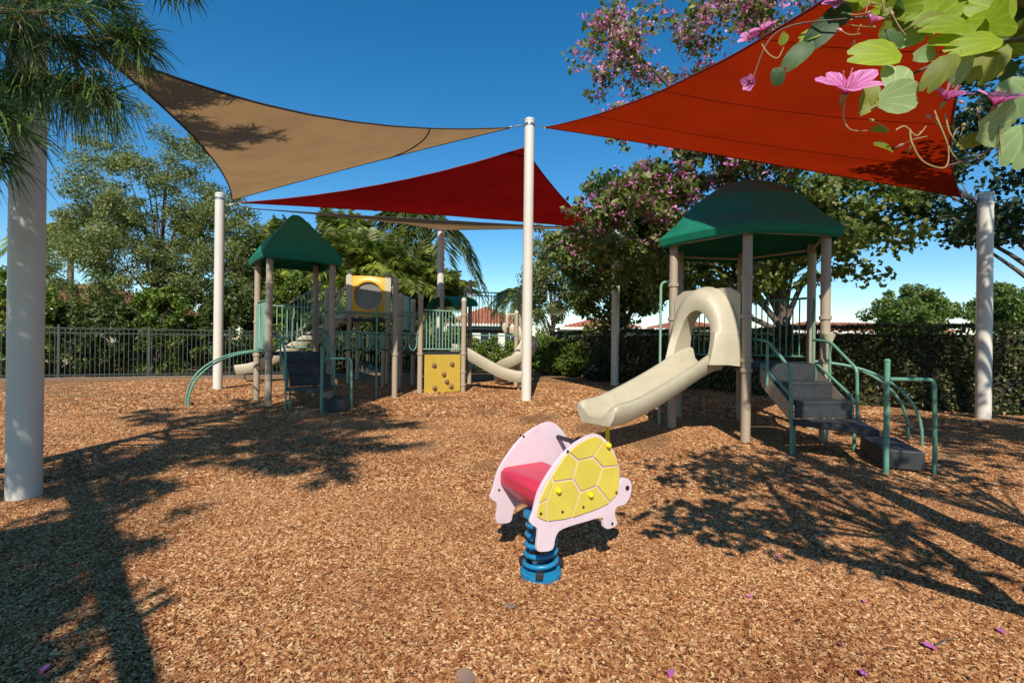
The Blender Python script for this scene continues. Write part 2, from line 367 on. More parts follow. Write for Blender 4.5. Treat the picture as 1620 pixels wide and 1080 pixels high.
# loose chips lying on the mulch where they can be made out one from another: one heap of stuff
def chips(name, x_at, y0, y1, dens, size, seed, label):
    ny = max(2, int((y1 - y0) / 0.25)); vs_ = []; fs = []; nx = 24
    for j in range(ny + 1):
        y = y0 + (y1 - y0) * j / ny; w = x_at(y)
        for i in range(nx + 1):
            x = -w + 2 * w * i / nx; vs_.append((x, y, gz(x, y) + 0.004))
    for j in range(ny):
        for i in range(nx):
            a = j * (nx + 1) + i; fs.append((a, a + 1, a + nx + 2, a + nx + 1))
    me = bpy.data.meshes.new(name); me.from_pydata(vs_, [], fs); me.materials.append(M_chip)
    o = bpy.data.objects.new(name, me); COL.objects.link(o); tag(o, label, 'wood chips', kind='stuff')
    ng = bpy.data.node_groups.new(name, 'GeometryNodeTree')
    ng.interface.new_socket('Geometry', in_out='INPUT', socket_type='NodeSocketGeometry')
    ng.interface.new_socket('Geometry', in_out='OUTPUT', socket_type='NodeSocketGeometry')
    gi = ng.nodes.new('NodeGroupInput'); go = ng.nodes.new('NodeGroupOutput')
    dp = ng.nodes.new('GeometryNodeDistributePointsOnFaces'); dp.inputs['Density'].default_value = dens; dp.inputs['Seed'].default_value = seed
    cu = ng.nodes.new('GeometryNodeMeshCube'); cu.inputs['Size'].default_value = size
    sm = ng.nodes.new('GeometryNodeSetMaterial'); sm.inputs['Material'].default_value = M_chip
    ip = ng.nodes.new('GeometryNodeInstanceOnPoints')
    rr = ng.nodes.new('FunctionNodeRandomValue'); rr.data_type = 'FLOAT_VECTOR'
    rr.inputs[0].default_value = (-0.45, -0.38, 0); rr.inputs[1].default_value = (0.45, 0.38, 6.283); rr.inputs['Seed'].default_value = seed + 1
    rs = ng.nodes.new('FunctionNodeRandomValue'); rs.data_type = 'FLOAT_VECTOR'
    rs.inputs[0].default_value = (0.45, 0.5, 0.5); rs.inputs[1].default_value = (1.35, 1.5, 1.6); rs.inputs['Seed'].default_value = seed + 2
    k = ng.links.new
    k(gi.outputs[0], dp.inputs['Mesh']); k(dp.outputs['Points'], ip.inputs['Points'])
    k(cu.outputs['Mesh'], sm.inputs[0]); k(sm.outputs[0], ip.inputs['Instance'])
    k(rr.outputs[0], ip.inputs['Rotation']); k(rs.outputs[0], ip.inputs['Scale']); k(ip.outputs[0], go.inputs[0])
    md = o.modifiers.new('chips', 'NODES'); md.node_group = ng
    return o
chips('wood_chips', lambda y: 1.30 * y + 0.9, 1.1, 4.0, 9500, (0.022, 0.0070, 0.0026), 3, 'loose golden brown wood chips covering the near play area')
chips('wood_chips', lambda y: 1.2 * y + 1.3, 4.0, 8.0, 3000, (0.031, 0.011, 0.004), 11, 'loose brown wood chips covering the middle of the play area')
chips('wood_chips', lambda y: 1.12 * y + 1.8 if y < 10 else 13.0 - 0.5 * (y - 10), 8.0, 15.0, 420, (0.06, 0.024, 0.008), 17, 'loose brown wood chips in front of the far fence and hedge')

# ================================================================== SHADE SAILS
POSTS = {
    'left': (V(-3.79, 3.77, 0), 3.75, 0.107), 'rear_left': (V(-7.29, 12.0, 0), 4.85, 0.107), 'centre': (V(0.32, 10.43, 0), 6.06, 0.108),
    'rear': (V(-2.27, 15.2, 0), 4.85, 0.107), 'hedge': (V(3.08, 14.45, 0), 5.7, 0.115), 'right': (V(8.13, 8.33, 0), 3.92, 0.107), 'near_right': (V(3.0, 2.2, 0), 4.05, 0.107)}
PL = {'left': 'thick cream steel sail post at the left edge beside the pine needles',
      'rear_left': 'slim cream steel sail post left of the small green roofed play tower',
      'centre': 'tall white steel sail post in the middle where three sails meet',
      'rear': 'grey sail post standing behind the green picket panel and yellow climbing board',
      'hedge': 'dappled tan sail post in front of the hedge left of the big slide',
      'right': 'shaded cream steel sail post at the right edge in front of the hedge',
      'near_right': 'cream steel sail post just outside the picture on the right'}
for key, (b, h, r) in POSTS.items():
    t = thing('sail_post', PL[key], 'post', b, 'posts that carry the shade sails')
    z0 = gz(b.x, b.y) - 0.06
    MB().lathe(b + V(0, 0, z0), [(r, 0), (r, h - 0.05 - z0)], 28).build('shaft', M_white, t)
    MB().lathe(b + V(0, 0, h - 0.05), [(r + 0.006, 0), (r + 0.006, 0.03), (r * 0.8, 0.055), (r * 0.3, 0.07)], 28).build('cap', M_white, t)
    e = MB(); e.lathe(b + V(0, 0, h - 0.16), [(r + 0.012, 0), (r + 0.012, 0.05)], 28); e.build('collar', M_steel, t)

def sail(name, label, C, inn, belly, mat, seam, anchors, nn=30, seamline=None):
    C = [Vector(c) for c in C]; cen = (C[0] + C[1] + C[2]) / 3
    t = thing(name, label, 'shade sail', C[0], 'shade sails')
    ins = []
    for i, j, k in ((0, 1, 2), (1, 2, 0), (2, 0, 1)):
        e = (C[j] - C[i]).normalized(); d = C[k] - C[i]; d = (d - e * d.dot(e)).normalized(); ins.append(d)
    nrm = (C[1] - C[0]).cross(C[2] - C[0]).normalized()
    if nrm.z < 0: nrm = -nrm
    def pt(b):
        p = C[0] * b[0] + C[1] * b[1] + C[2] * b[2]
        for q, (i, j) in enumerate(((0, 1), (1, 2), (2, 0))):
            p = p + ins[q] * (inn[q] * 4 * b[i] * b[j])
        p = p + nrm * (-belly * 27 * b[0] * b[1] * b[2])
        return p + nrm * (0.012 * math.sin(b[0] * 31) * math.sin(b[1] * 23 + 1) * (1 - max(b)))
    vs_ = []; uv = []; idx = {}
    for i in range(nn + 1):
        for j in range(nn + 1 - i):
            b = (1 - (i + j) / nn, i / nn, j / nn); idx[(i, j)] = len(vs_)
            vs_.append(pt(b) - C[0]); uv.append((b[1] * 6, b[2] * 6))
    fs = []
    for i in range(nn):
        for j in range(nn - i):
            fs.append((idx[(i, j)], idx[(i + 1, j)], idx[(i, j + 1)]))
            if i + j < nn - 1: fs.append((idx[(i + 1, j)], idx[(i + 1, j + 1)], idx[(i, j + 1)]))
    me = bpy.data.meshes.new('cloth'); me.from_pydata([tuple(v) for v in vs_], [], fs); me.materials.append(mat)
    ul = me.uv_layers.new(name='UVMap')
    for lp in me.loops: ul.data[lp.index].uv = uv[lp.vertex_index]
    me.polygons.foreach_set('use_smooth', [True] * len(me.polygons))
    o = bpy.data.objects.new('cloth', me); COL.objects.link(o); o.parent = t
    for q, (i, j) in enumerate(((0, 1), (1, 2), (2, 0))):
        pts = []
        for s_ in range(33):
            b = [0, 0, 0]; b[j] = s_ / 32; b[i] = 1 - s_ / 32; pts.append(pt(b))
        MB().tube(pts, 0.014, 6).build('edge_cable', seam, t)
    for k_ in (0.22, 0.46, 0.70) if not seamline else ():              # stitched seams between the cloth widths
        pts = [pt(((1 - k_) * (1 - s_ / 16), (1 - k_) * s_ / 16, k_)) - nrm * 0.004 for s_ in range(17)]
        MB().tube(pts, 0.0045, 4).build('seam', seam, t)
    if seamline:
        pts = [pt(b) - nrm * 0.012 for b in seamline]
        MB().tube(smoothpath(pts, 5), 0.013, 5).build('seam', seam, t)
    for c, a in zip(C, anchors):                           # ring, turnbuckle and cable from the corner to the post
        a = Vector(a); d = a - c
        if d.length < 0.05: continue
        dn = d.normalized(); m = MB()
        m.tube([c - dn * 0.1, a], 0.008, 6); ln = d.length
        if ln > 0.25: m.tube([c + dn * ln * 0.35, c + dn * ln * 0.7], 0.018, 8)
        m.build('turnbuckle', M_steel, t)
        g = MB(); u = dn.orthogonal().normalized(); w = dn.cross(u)
        g.tube([c + (dn * math.cos(x) + u * math.sin(x)) * 0.05 for x in [k * math.pi / 6 for k in range(12)]], 0.009, 6, closed=True).build('corner_ring', M_steel, t)
    return t
def top(key, dz=0.13):
    b, h, r = POSTS[key]; return b + V(0, 0, h - dz)
def toward(p, q, r=0.1):
    d = (Vector(q) - Vector(p)); d.z = 0; return Vector(p) + d.normalized() * r
cA = [V(-3.46, 3.95, 3.62), V(-0.08, 10.36, 5.84), V(-7.02, 12.05, 4.70)]
sail('shade_sail', 'tan triangular shade sail with pine shadow at the upper left', cA, (0.85, 0.16, 0.24), 0.10, M_sail_tan, M_seam_t,
     [toward(top('left'), cA[0]), toward(top('centre'), cA[1]), toward(top('rear_left'), cA[2])],
     seamline=[(0.27 * (1 - s), 0.73 - 0.12 * s + 0.10 * s * (1 - s), 0.27 * s + 0.12 * s - 0.10 * s * (1 - s)) for s in [k / 8 for k in range(9)]])
cB = [V(-6.9, 12.2, 4.68), V(0.22, 10.62, 5.52), V(2.45, 14.55, 4.70)]
sail('shade_sail', 'dark red triangular shade sail behind the white centre post', cB, (0.35, 0.12, 0.12), 0.08, M_sail_red, M_seam_r,
     [toward(top('rear_left', 0.3), cB[0]), toward(top('centre', 0.55), cB[1]), toward(top('hedge', 0.8), cB[2])])
cC = [V(0.66, 10.40, 5.87), V(7.72, 8.35, 3.85), V(2.72, 2.40, 3.82)]
sail('shade_sail', 'orange red shade sail stretched above the big slide tower at right', cC, (0.10, 0.27, 0.51), 0.10, M_sail_org, M_seam_r,
     [toward(top('centre'), cC[0]), toward(top('right', 0.1), cC[1]), toward(top('near_right', 0.2), cC[2])])
cD = [V(-6.9, 12.5, 4.62), V(2.7, 14.7, 4.72), V(-2.2, 15.05, 4.70)]
sail('shade_sail', 'narrow tan shade sail seen edge on under the dark red one', cD, (0.1, 0.12, 0.3), 0.10, M_sail_tan, M_seam_t,
     [toward(top('rear_left', 0.4), cD[0]), toward(top('hedge', 0.9), cD[1]), toward(top('rear', 0.15), cD[2])])

# ================================================================== TURTLE SPRING RIDER
TA = R_(30); TH = V(math.cos(TA), math.sin(TA), 0); TLt = V(-math.sin(TA), math.cos(TA), 0); T0 = V(0.10, 2.40, 0)
UZ = V(0, 0, 1)
tur = thing('spring_rider', 'yellow and pink turtle spring rider with red seat on a blue coil spring', 'spring rider', T0 + TH * 0.16 + TLt * 0.235)
OUT = [(0.004, 0.353), (0.049, 0.31), (0.043, 0.226), (0.061, 0.199), (0.139, 0.194), (0.159, 0.255), (0.201, 0.287), (0.357, 0.299), (0.468, 0.3), (0.475, 0.251), (0.518, 0.23), (0.575, 0.247), (0.557, 0.302), (0.571, 0.342), (0.634, 0.348), (0.674, 0.397), (0.677, 0.46), (0.645, 0.492), (0.606, 0.492), (0.590, 0.468), (0.584, 0.553), (0.546, 0.651), (0.469, 0.735), (0.396, 0.762), (0.283, 0.727), (0.194, 0.671), (0.110, 0.585), (0.050, 0.498), (0.020, 0.4)]
def roundpoly(poly, n=3):
    out = []; k = len(poly)
    for i in range(k):
        a, b, c, d = (Vector((*poly[(i + q) % k], 0)) for q in (-1, 0, 1, 2))
        for s_ in range(n):
            t_ = s_ / n
            p = 0.5 * ((2 * b) + (c - a) * t_ + (2 * a - 5 * b + 4 * c - d) * t_ * t_ + (3 * b - a - 3 * c + d) * t_ ** 3)
            out.append((p.x, p.y))
    return out
RO = roundpoly(OUT, 3)
SCUTES = [[(0.258, 0.54), (0.289, 0.633), (0.392, 0.641), (0.458, 0.577), (0.418, 0.481), (0.309, 0.465)],
 [(0.289, 0.633), (0.228, 0.684), (0.294, 0.722), (0.348, 0.744), (0.402, 0.752), (0.436, 0.744), (0.464, 0.727), (0.392, 0.641)],
 [(0.392, 0.641), (0.464, 0.727), (0.505, 0.693), (0.535, 0.652), (0.560, 0.615), (0.574, 0.574), (0.458, 0.577)],
 [(0.458, 0.577), (0.574, 0.574), (0.583, 0.520), (0.583, 0.467), (0.574, 0.415), (0.515, 0.377), (0.418, 0.481)],
 [(0.418, 0.481), (0.515, 0.377), (0.435, 0.355), (0.356, 0.345), (0.252, 0.337), (0.309, 0.465)],
 [(0.309, 0.465), (0.252, 0.337), (0.201, 0.335), (0.103, 0.343), (0.093, 0.457), (0.134, 0.542), (0.258, 0.54)],
 [(0.134, 0.542), (0.258, 0.54), (0.289, 0.633), (0.228, 0.684), (0.206, 0.668), (0.160, 0.620), (0.123, 0.572)],
 [(0.123, 0.572), (0.134, 0.542), (0.093, 0.457), (0.047, 0.443), (0.057, 0.470), (0.072, 0.500), (0.095, 0.535)],
 [(0.093, 0.457), (0.103, 0.343), (0.064, 0.359), (0.036, 0.377), (0.036, 0.414), (0.047, 0.443)]]
KN = [(0.161, 0.495), (0.372, 0.442), (0.492, 0.694)]; BO = [(0.22, 0.69), (0.058, 0.394), (0.191, 0.381), (0.327, 0.384), (0.556, 0.428), (0.53, 0.262)]
for side in (0, 1):
    off = T0 + TLt * (0.0 if side == 0 else 0.45)          # near face of the near panel / outer face of the far one
    out_n = -TLt if side == 0 else TLt
    pn = MB().prism(RO, off, TH, UZ, -out_n * 0.02).build('side_panel', M_pink, tur, smooth=30, bevel=0.004)
    for s_ in SCUTES:
        cx_ = sum(a for a, b in s_) / len(s_); cz_ = sum(b for a, b in s_) / len(s_)
        rp = []
        for a, b in s_:
            d = math.hypot(a - cx_, b - cz_); k = (d - 0.0065) / d
            rp.append((cx_ + (a - cx_) * k, cz_ + (b - cz_) * k))
        MB().prism(rp, off + out_n * 0.0005, TH, UZ, out_n * 0.0075).build('shell_plate', M_shell, pn, smooth=0, bevel=0.0015)
    for a, b in KN:
        MB().lathe(off + TH * a + UZ * b + out_n * 0.008, [(0.013, 0), (0.015, 0.006), (0.014, 0.016), (0.008, 0.022), (0.002, 0.024)], 14, out_n).build('knob', M_knob, pn)
    for a, b in BO:
        for sgn in (1, -1):
            o_ = off + TH * a + UZ * b + (out_n * 0.008 if sgn == 1 else -out_n * 0.0195)
            MB().lathe(o_, [(0.007, 0), (0.007, 0.004), (0.003, 0.006)], 8, out_n * sgn).build('bolt', M_black, pn)
    MB().lathe(off + TH * 0.645 + UZ * 0.438 + out_n * 0.0005, [(0.014, 0), (0.014, 0.003), (0.009, 0.004)], 14, out_n).build('eye', M_black, pn)
# seat between the panels: rounded block with a tapering skirt
sp = [(0.06, 0.50), (0.09, 0.525), (0.35, 0.53), (0.39, 0.50), (0.38, 0.44), (0.30, 0.34), (0.16, 0.33), (0.06, 0.43)]
MB().prism(sp, T0 + TLt * 0.022, TH, UZ, TLt * 0.406).build('seat', M_red, tur, smooth=30, bevel=0.014)
MB().tube([T0 + TH * 0.47 + UZ * 0.665 + TLt * 0.021, T0 + TH * 0.47 + UZ * 0.665 + TLt * 0.429], 0.014, 12).build('handle_bar', M_black, tur)
MB().tube([T0 + TH * 0.40 + UZ * 0.335 + TLt * 0.021, T0 + TH * 0.40 + UZ * 0.335 + TLt * 0.429], 0.014, 12).build('foot_bar', M_black, tur)
sb = T0 + TH * 0.16 + TLt * 0.215 + V(0.042, 0, 0)
hel = []
turns, nseg = 5.4, 26
for i in range(int(turns * nseg) + 1):
    a = 2 * math.pi * i / nseg; f = i / (turns * nseg); r = 0.092 - 0.020 * f
    hel.append(sb + V(math.cos(a) * r, math.sin(a) * r, 0.012 + 0.283 * f))
MB().tube(hel, 0.0130, 10).build('coil_spring', M_blue, tur)
MB().lathe(sb + V(0, 0, 0.298), [(0.10, 0), (0.10, 0.02), (0.07, 0.035)], 20).build('spring_plate', M_blue, tur)
for k in range(3):
    cl = MB(); a = k * 2.1 + 0.4; d = V(math.cos(a), math.sin(a), 0); cl.obox(sb + d * 0.10 + V(0, 0, 0.022), d * 0.035, d.cross(UZ) * 0.02, UZ * 0.018)
    cl.build('base_clamp', M_black, tur, bevel=0.004)
MB().lathe(sb + V(0, 0, -0.04), [(0.115, 0), (0.115, 0.04), (0.10, 0.048)], 24).build('base_plate', M_blue, tur)
# ================================================================== PLAY STRUCTURES
def norm2(v): v = Vector((v[0], v[1], 0)); return v.normalized()
def perp(v): return V(-v.y, v.x, 0)
PR = 0.060                                                  # post radius
def tpost(t, xy, ztop, cap=True, clamps=(), mat=None):
    x, y = xy; z0 = gz(x, y) - 0.05
    p = MB().lathe(V(x, y, z0), [(PR, 0), (PR, ztop - z0)], 16).build('post', mat or M_tan, t)
    if cap: MB().lathe(V(x, y, ztop), [(PR + 0.006, -0.05), (PR + 0.008, 0.0), (PR * 0.85, 0.035), (PR * 0.45, 0.055), (0.01, 0.062)], 16).build('cap', M_beige, p)
    for z in clamps:
        m = MB(); m.lathe(V(x, y, z), [(PR + 0.004, -0.028), (PR + 0.016, -0.022), (PR + 0.016, 0.022), (PR + 0.004, 0.028)], 16)
        m.build('clamp', M_tan, p)
    return p
def deck(t, pts, z, th=0.06):
    c = sum((Vector((*p, 0)) for p in pts), Vector()) / len(pts)
    poly = []
    for p in pts:
        d = Vector((*p, 0)) - c; q = c + d * ((d.length - 0.05) / d.length); poly.append((q.x, q.y))
    return MB().prism(poly, V(0, 0, z - th), V(1, 0, 0), V(0, 1, 0), V(0, 0, th)).build('deck', M_rub, t, smooth=0, bevel=0.01)
def pipe(t, pts, r=0.0175, name='handrail', mat=None, n=0, seg=10):
    pts = [Vector(p) for p in pts]
    if n: pts = smoothpath(pts, n)
    return MB().tube(pts, r, seg).build(name, mat or M_pipe, t)
def fillet(pts, rad=0.08, n=4):                             # round the bends of a pipe run
    pts = [Vector(p) for p in pts]; out = [pts[0]]
    for a, b, c in zip(pts, pts[1:], pts[2:]):
        d1 = (a - b); d2 = (c - b); r = min(rad, d1.length * 0.45, d2.length * 0.45)
        p = b + d1.normalized() * r; q = b + d2.normalized() * r
        for i in range(n + 1):
            s_ = i / n; out.append(p * (1 - s_) ** 2 + b * 2 * s_ * (1 - s_) + q * s_ * s_)
    out.append(pts[-1]); return out
def barrier(t, a, b, z0, z1, sp=0.095, mat=None, slope=0.0, rr=0.010):
    """picket barrier between two points: top and bottom rail and every picket"""
    mat = mat or M_pipe
    a = V(a[0], a[1], 0); b = V(b[0], b[1], 0); d = b - a; ln = d.length; u = d.normalized(); A = a + u * (PR + 0.01); B = b - u * (PR + 0.01)
    bar = MB(); bar.tube([A + UZ * z0, B + UZ * (z0 + slope)], 0.016, 8); fr = bar.build('bottom_rail', mat, t)
    MB().tube([A + UZ * z1, B + UZ * (z1 + slope)], 0.018, 8).build('top_rail', mat, t)
    n = max(2, int((B - A).length / sp)); src = None
    for i in range(1, n):
        f = i / n; p = A.lerp(B, f) + UZ * (z0 + slope * f)
        if src is None:
            m = MB().tube([p, p + UZ * (z1 - z0)], rr, 6)
            for k in range(len(m.v)): m.v[k] = m.v[k] - p
            o0 = rootloc(t); 
            for k in range(len(m.v)): m.v[k] = m.v[k] + o0
            src = m.build('picket', mat, t); src.location = p - o0
        else: inst(src, t, p)
def roof(t, pts, zc, rings, over, mat):
    """moulded roof over a polygon of posts; rings: (shrink towards centre 1..0, z)"""
    c = sum((Vector((*p, 0)) for p in pts), Vector()) / len(pts)
    n = len(pts); R = []
    sub = 5
    for k, z, bow in rings:
        ring = []
        for i in range(n):
            a = Vector((*pts[i], 0)) - c; b = Vector((*pts[(i + 1) % n], 0)) - c
            a = a * ((a.length + over) / a.length); b = b * ((b.length + over) / b.length)
            for s_ in range(sub):
                f = s_ / sub; p = (a.lerp(b, f)) * k
                ring.append(c + p + UZ * (z + bow * math.sin(math.pi * f)))
        R.append(ring)
    m = MB(); m.loft(R, cap=False)
    m.f.append(tuple(range((len(R) - 1) * n * sub, len(R) * n * sub)))
    inner = [[p * 1.0 - UZ * 0.03 + (c - Vector((p.x, p.y, 0))) * 0.03 for p in r] for r in R]
    k0 = len(m.v); m.loft(inner, cap=False); 
    for q in range(n * sub):
        q2 = (q + 1) % (n * sub); m.f.append((q, q2, k0 + q2, k0 + q))
    o = m.build('roof', mat, t, smooth=28)
    return o
def chute(t, path, wid, wall, name='slide', mat=None, endcap=True):
    """slide bed swept along a path; path: points, wid: half width, wall: list of wall heights"""
    path = [Vector(p) for p in path]; rings = []
    for i, p in enumerate(path):
        tg = (path[min(i + 1, len(path) - 1)] - path[max(i - 1, 0)]).normalized()
        sd = tg.cross(UZ).normalized(); up = sd.cross(tg).normalized(); w = wid; h = wall[i] if isinstance(wall, (list, tuple)) else wall
        prof = [(-w - 0.075, h - 0.03), (-w - 0.06, h), (-w - 0.02, h + 0.006), (-w + 0.015, h - 0.015), (-w + 0.045, 0.08), (-w + 0.10, 0.02), (-w * 0.4, 0.0),
                (w * 0.4, 0.0), (w - 0.10, 0.02), (w - 0.045, 0.08), (w - 0.015, h - 0.015), (w + 0.02, h + 0.006), (w + 0.06, h), (w + 0.075, h - 0.03),
                (w + 0.05, 0.02), (w - 0.02, -0.075), (-w + 0.02, -0.075), (-w - 0.05, 0.02)]
        rings.append([p + sd * a + up * b for a, b in prof])
    m = MB().loft(rings, cap=True)
    return m.build(name, mat or M_beige, t, smooth=50)
def arch_pts(zb, hw, ztop, n=9, pointy=1.0):
    """half outline to full outline, from left bottom over the crown to right bottom: (across, z)"""
    left = [(-hw, zb), (-hw, zb + (ztop - zb) * 0.28)]
    for i in range(1, n):
        a = math.pi / 2 * i / (n - 1)
        left.append((-hw * math.cos(a) ** pointy, zb + (ztop - zb) * (0.28 + 0.72 * math.sin(a))))
    return left + [(-x, z) for x, z in left[-2::-1]]
def slide_hood(t, o, s, n, z0, half):
    """flat panel with an arched hood standing out from it over the slide mouth; o foot centre, s across, n outwards"""
    op = arch_pts(z0, 0.255, z0 + 0.72); mid = arch_pts(z0, 0.44, z0 + 1.03, pointy=1.1); bk = arch_pts(z0 - 0.02, 0.50, z0 + 1.06, pointy=1.0)
    fr = arch_pts(z0, 0.335, z0 + 0.85, pointy=1.0); md = arch_pts(z0, 0.40, z0 + 0.98, pointy=1.05)
    def R(pts, b, lower=0.0): return [o + s * a + n * (b + lower * max(0, 1 - (z - z0) / 0.5)) + UZ * z for a, z in pts]
    rings = [R(bk, 0.02), R(mid, 0.14, 0.06), R(md, 0.24, 0.12), R(fr, 0.285, 0.18), R(op, 0.25, 0.16), R(op, 0.02)]
    MB().loft(rings, closed=False).build('slide_hood', M_beige, t, smooth=55)
    # back panel: two cheeks and a head with the opening left free
    pn = MB(); h2 = half
    inner = arch_pts(z0 - 0.02, 0.255, z0 + 0.72)
    out = []
    for a, z in inner:
        zz = (z - (z0 - 0.02)) / 0.74
        ang = math.atan2(max(0.0, zz - 0.28) / 0.72, -a / 0.255) if zz > 0.28 else None
        if ang is None: out.append((math.copysign(h2, a), z))
        else:
            ca, sa = math.cos(ang), math.sin(ang); k = min(h2 / max(1e-4, abs(ca)), 1.03 / max(1e-4, sa) if sa > 0.05 else 9)
            zc = z0 - 0.02 + 0.74 * 0.28
            k = min(h2 / max(1e-4, abs(ca)), (z0 + 1.02 - zc) / max(1e-4, sa))
            out.append((-ca * k, zc + sa * k))
    r1 = [o + s * a + n * 0.02 + UZ * z for a, z in out]; r2 = [o + s * a + n * 0.02 + UZ * z for a, z in inner]
    r3 = [o + s * a - n * 0.02 + UZ * z for a, z in inner]; r4 = [o + s * a - n * 0.02 + UZ * z for a, z in out]
    pn.loft([r1, r2, r3, r4, r1], closed=False).build('entry_panel', M_beige, t, smooth=30)

def transfer_stair(t, o, s, n, zd=1.0):
    """steps from the deck edge down to a three sided platform, a low step beside it, panels and rails; a across, b outwards"""
    def W(a, b, z): return o + s * a + n * b + UZ * z
    hw = 0.36
    zs = [zd - 0.2, zd - 0.4]
    for i, z in enumerate(zs):                              # two treads with closed risers
        b0 = 0.05 + 0.30 * i
        m = MB(); m.obox(W(0, b0 + 0.16, z - 0.02), s * hw, n * 0.165, UZ * 0.02); m.obox(W(0, b0 + 0.006, z + 0.085), s * hw, n * 0.012, UZ * 0.085)
        m.build('step', M_rub, t, smooth=0, bevel=0.006)
    zp = 0.40
    MB().obox(W(0, 0.656, zp + 0.085), s * hw, n * 0.012, UZ * 0.083).build('riser', M_rub, t, smooth=0, bevel=0.005)
    A, B, Cc = (-0.43, 0.67), (0.43, 0.67), (0.0, 1.44)
    pl = MB().prism([A, B, Cc], W(0, 0, zp - 0.07), s, n, UZ * 0.07).build('transfer_platform', M_rub, t, smooth=0, bevel=0.012)
    for a, b, tp in ((-0.43, 0.70, zp - 0.01), (-0.34, 0.62, zp - 0.07), (0.40, 0.66, zp - 0.07)):
        pipe(t, [W(a, b, -0.05), W(a, b, tp)], 0.019, 'leg')
    # low step
    q = [(0.03, 1.43), (0.44, 0.70), (0.74, 0.87), (0.33, 1.60)]
    MB().prism(q, W(0, 0, 0.02), s, n, UZ * 0.19).build('low_step', M_rub, t, smooth=0, bevel=0.012)
    # side panels, tan boards below the rails
    for sg in (-1, 1):
        a = sg * (hw + 0.025)
        poly = [(0.04, zd - 0.02), (0.62, zp + 0.16), (0.62, zp - 0.04), (0.08, zd - 0.28)]
        MB().prism(poly, W(a - 0.008, 0, 0), n, UZ, s * 0.016).build('side_panel', M_tan, t, smooth=0, bevel=0.004)
        pipe(t, fillet([W(a, 0.06, zd - 0.24), W(a, 0.06, zd + 0.02), W(a, 0.64, zp + 0.25), W(a, 0.645, zp - 0.03)], 0.05), 0.0175, 'panel_rail')
        a2 = sg * (hw + 0.065)
        pipe(t, fillet([W(a2, -0.06, zd + 0.33), W(a2, 0.25, zd + 0.30), W(a2, 0.66, zd - 0.02), W(a2, 0.68, zp - 0.06)], 0.07), 0.0185, 'handrail')
        pipe(t, [W(a2, 0.24, zd - 0.25), W(a2, 0.24, zd + 0.30)], 0.0165, 'rail_post')
    # grab rails at the low step: a tall post, a hoop down to the ground
    pipe(t, [W(-0.06, 1.56, -0.05), W(-0.06, 1.56, 1.10)], 0.026, 'grab_post')
    MB().lathe(W(-0.06, 1.56, 1.10), [(0.028, 0), (0.03, 0.012), (0.016, 0.03)], 12).build('grab_post_cap', M_pipe, t)
    pipe(t, fillet([W(-0.035, 1.565, 0.93), W(0.42, 1.60, 0.93), W(0.44, 1.60, -0.05)], 0.07), 0.020, 'grab_rail')
def arch_climber(t, o, s, n, zd=1.0, reach=1.25, hw=0.27, nr=5):
    def W(a, b, z): return o + s * a + n * b + UZ * z
    prof = []
    for i in range(15):
        an = math.pi / 2 * i / 14; prof.append((reach * math.sin(an) * 0.98, (zd + 0.02) * math.cos(an) ** 0.8 if an < 1.56 else 0))
    for sg in (-1, 1): pipe(t, [W(sg * hw, b, z - (0.05 if i == 14 else 0)) for i, (b, z) in enumerate(prof)], 0.019, 'climber_rail')
    for i in range(nr):
        b, z = prof[2 + int(i * 11 / (nr - 1))]
        pipe(t, [W(-hw, b, z), W(0, b + 0.015, z - 0.035), W(hw, b, z)], 0.014, 'rung', n=3)

# ------------------------------------------------------------------ right tower (six posts)
hF = V(3.04, 6.27, 0); hFL = V(2.38, 7.16, 0)
e1 = hFL - hF; side_len = e1.length; rot60 = Matrix.Rotation(R_(-60), 3, 'Z')
hC = hF + rot60 @ e1
HEX = [hC + Matrix.Rotation(R_(-60 * k), 3, 'Z') @ (hF - hC) for k in range(6)]      # F, FL, BL, B, BR, FR going clockwise
if (HEX[1] - hFL).length > 0.05: HEX = [hC + Matrix.Rotation(R_(60 * k), 3, 'Z') @ (hF - hC) for k in range(6)]
hx2 = [(p.x, p.y) for p in HEX]
tr = thing('play_tower', 'six sided play tower with green roof, beige slide and steps at right', 'play structure', hC)
for i, p in enumerate(hx2):
    tpost(tr, p, 2.80, cap=False, clamps=(0.92, 1.05, 1.62, 2.12) if i in (0, 1, 5) else (0.92, 1.6))
deck(tr, hx2, 1.0)
roof(tr, hx2, 2.7, [(1.0, 2.69, 0.02), (1.02, 2.78, 0.02), (0.86, 2.98, 0.02), (0.84, 2.99, 0.02), (0.60, 3.34, 0.02), (0.575, 3.35, 0.02), (0.30, 3.61, 0.012), (0.08, 3.71, 0.0)], 0.20, M_green)
# roof beams
for i in range(6):
    a, b = HEX[i], HEX[(i + 1) % 6]; MB().tube([a + UZ * 2.72, b + UZ * 2.72], 0.02, 8).build('roof_beam', M_tan, tr)
def sideframe(i, pts=HEX, cc=hC):
    a, b = pts[i], pts[(i + 1) % len(pts)]; m = (a + b) / 2; n_ = norm2(m - cc); s_ = norm2(b - a); return m, s_, n_
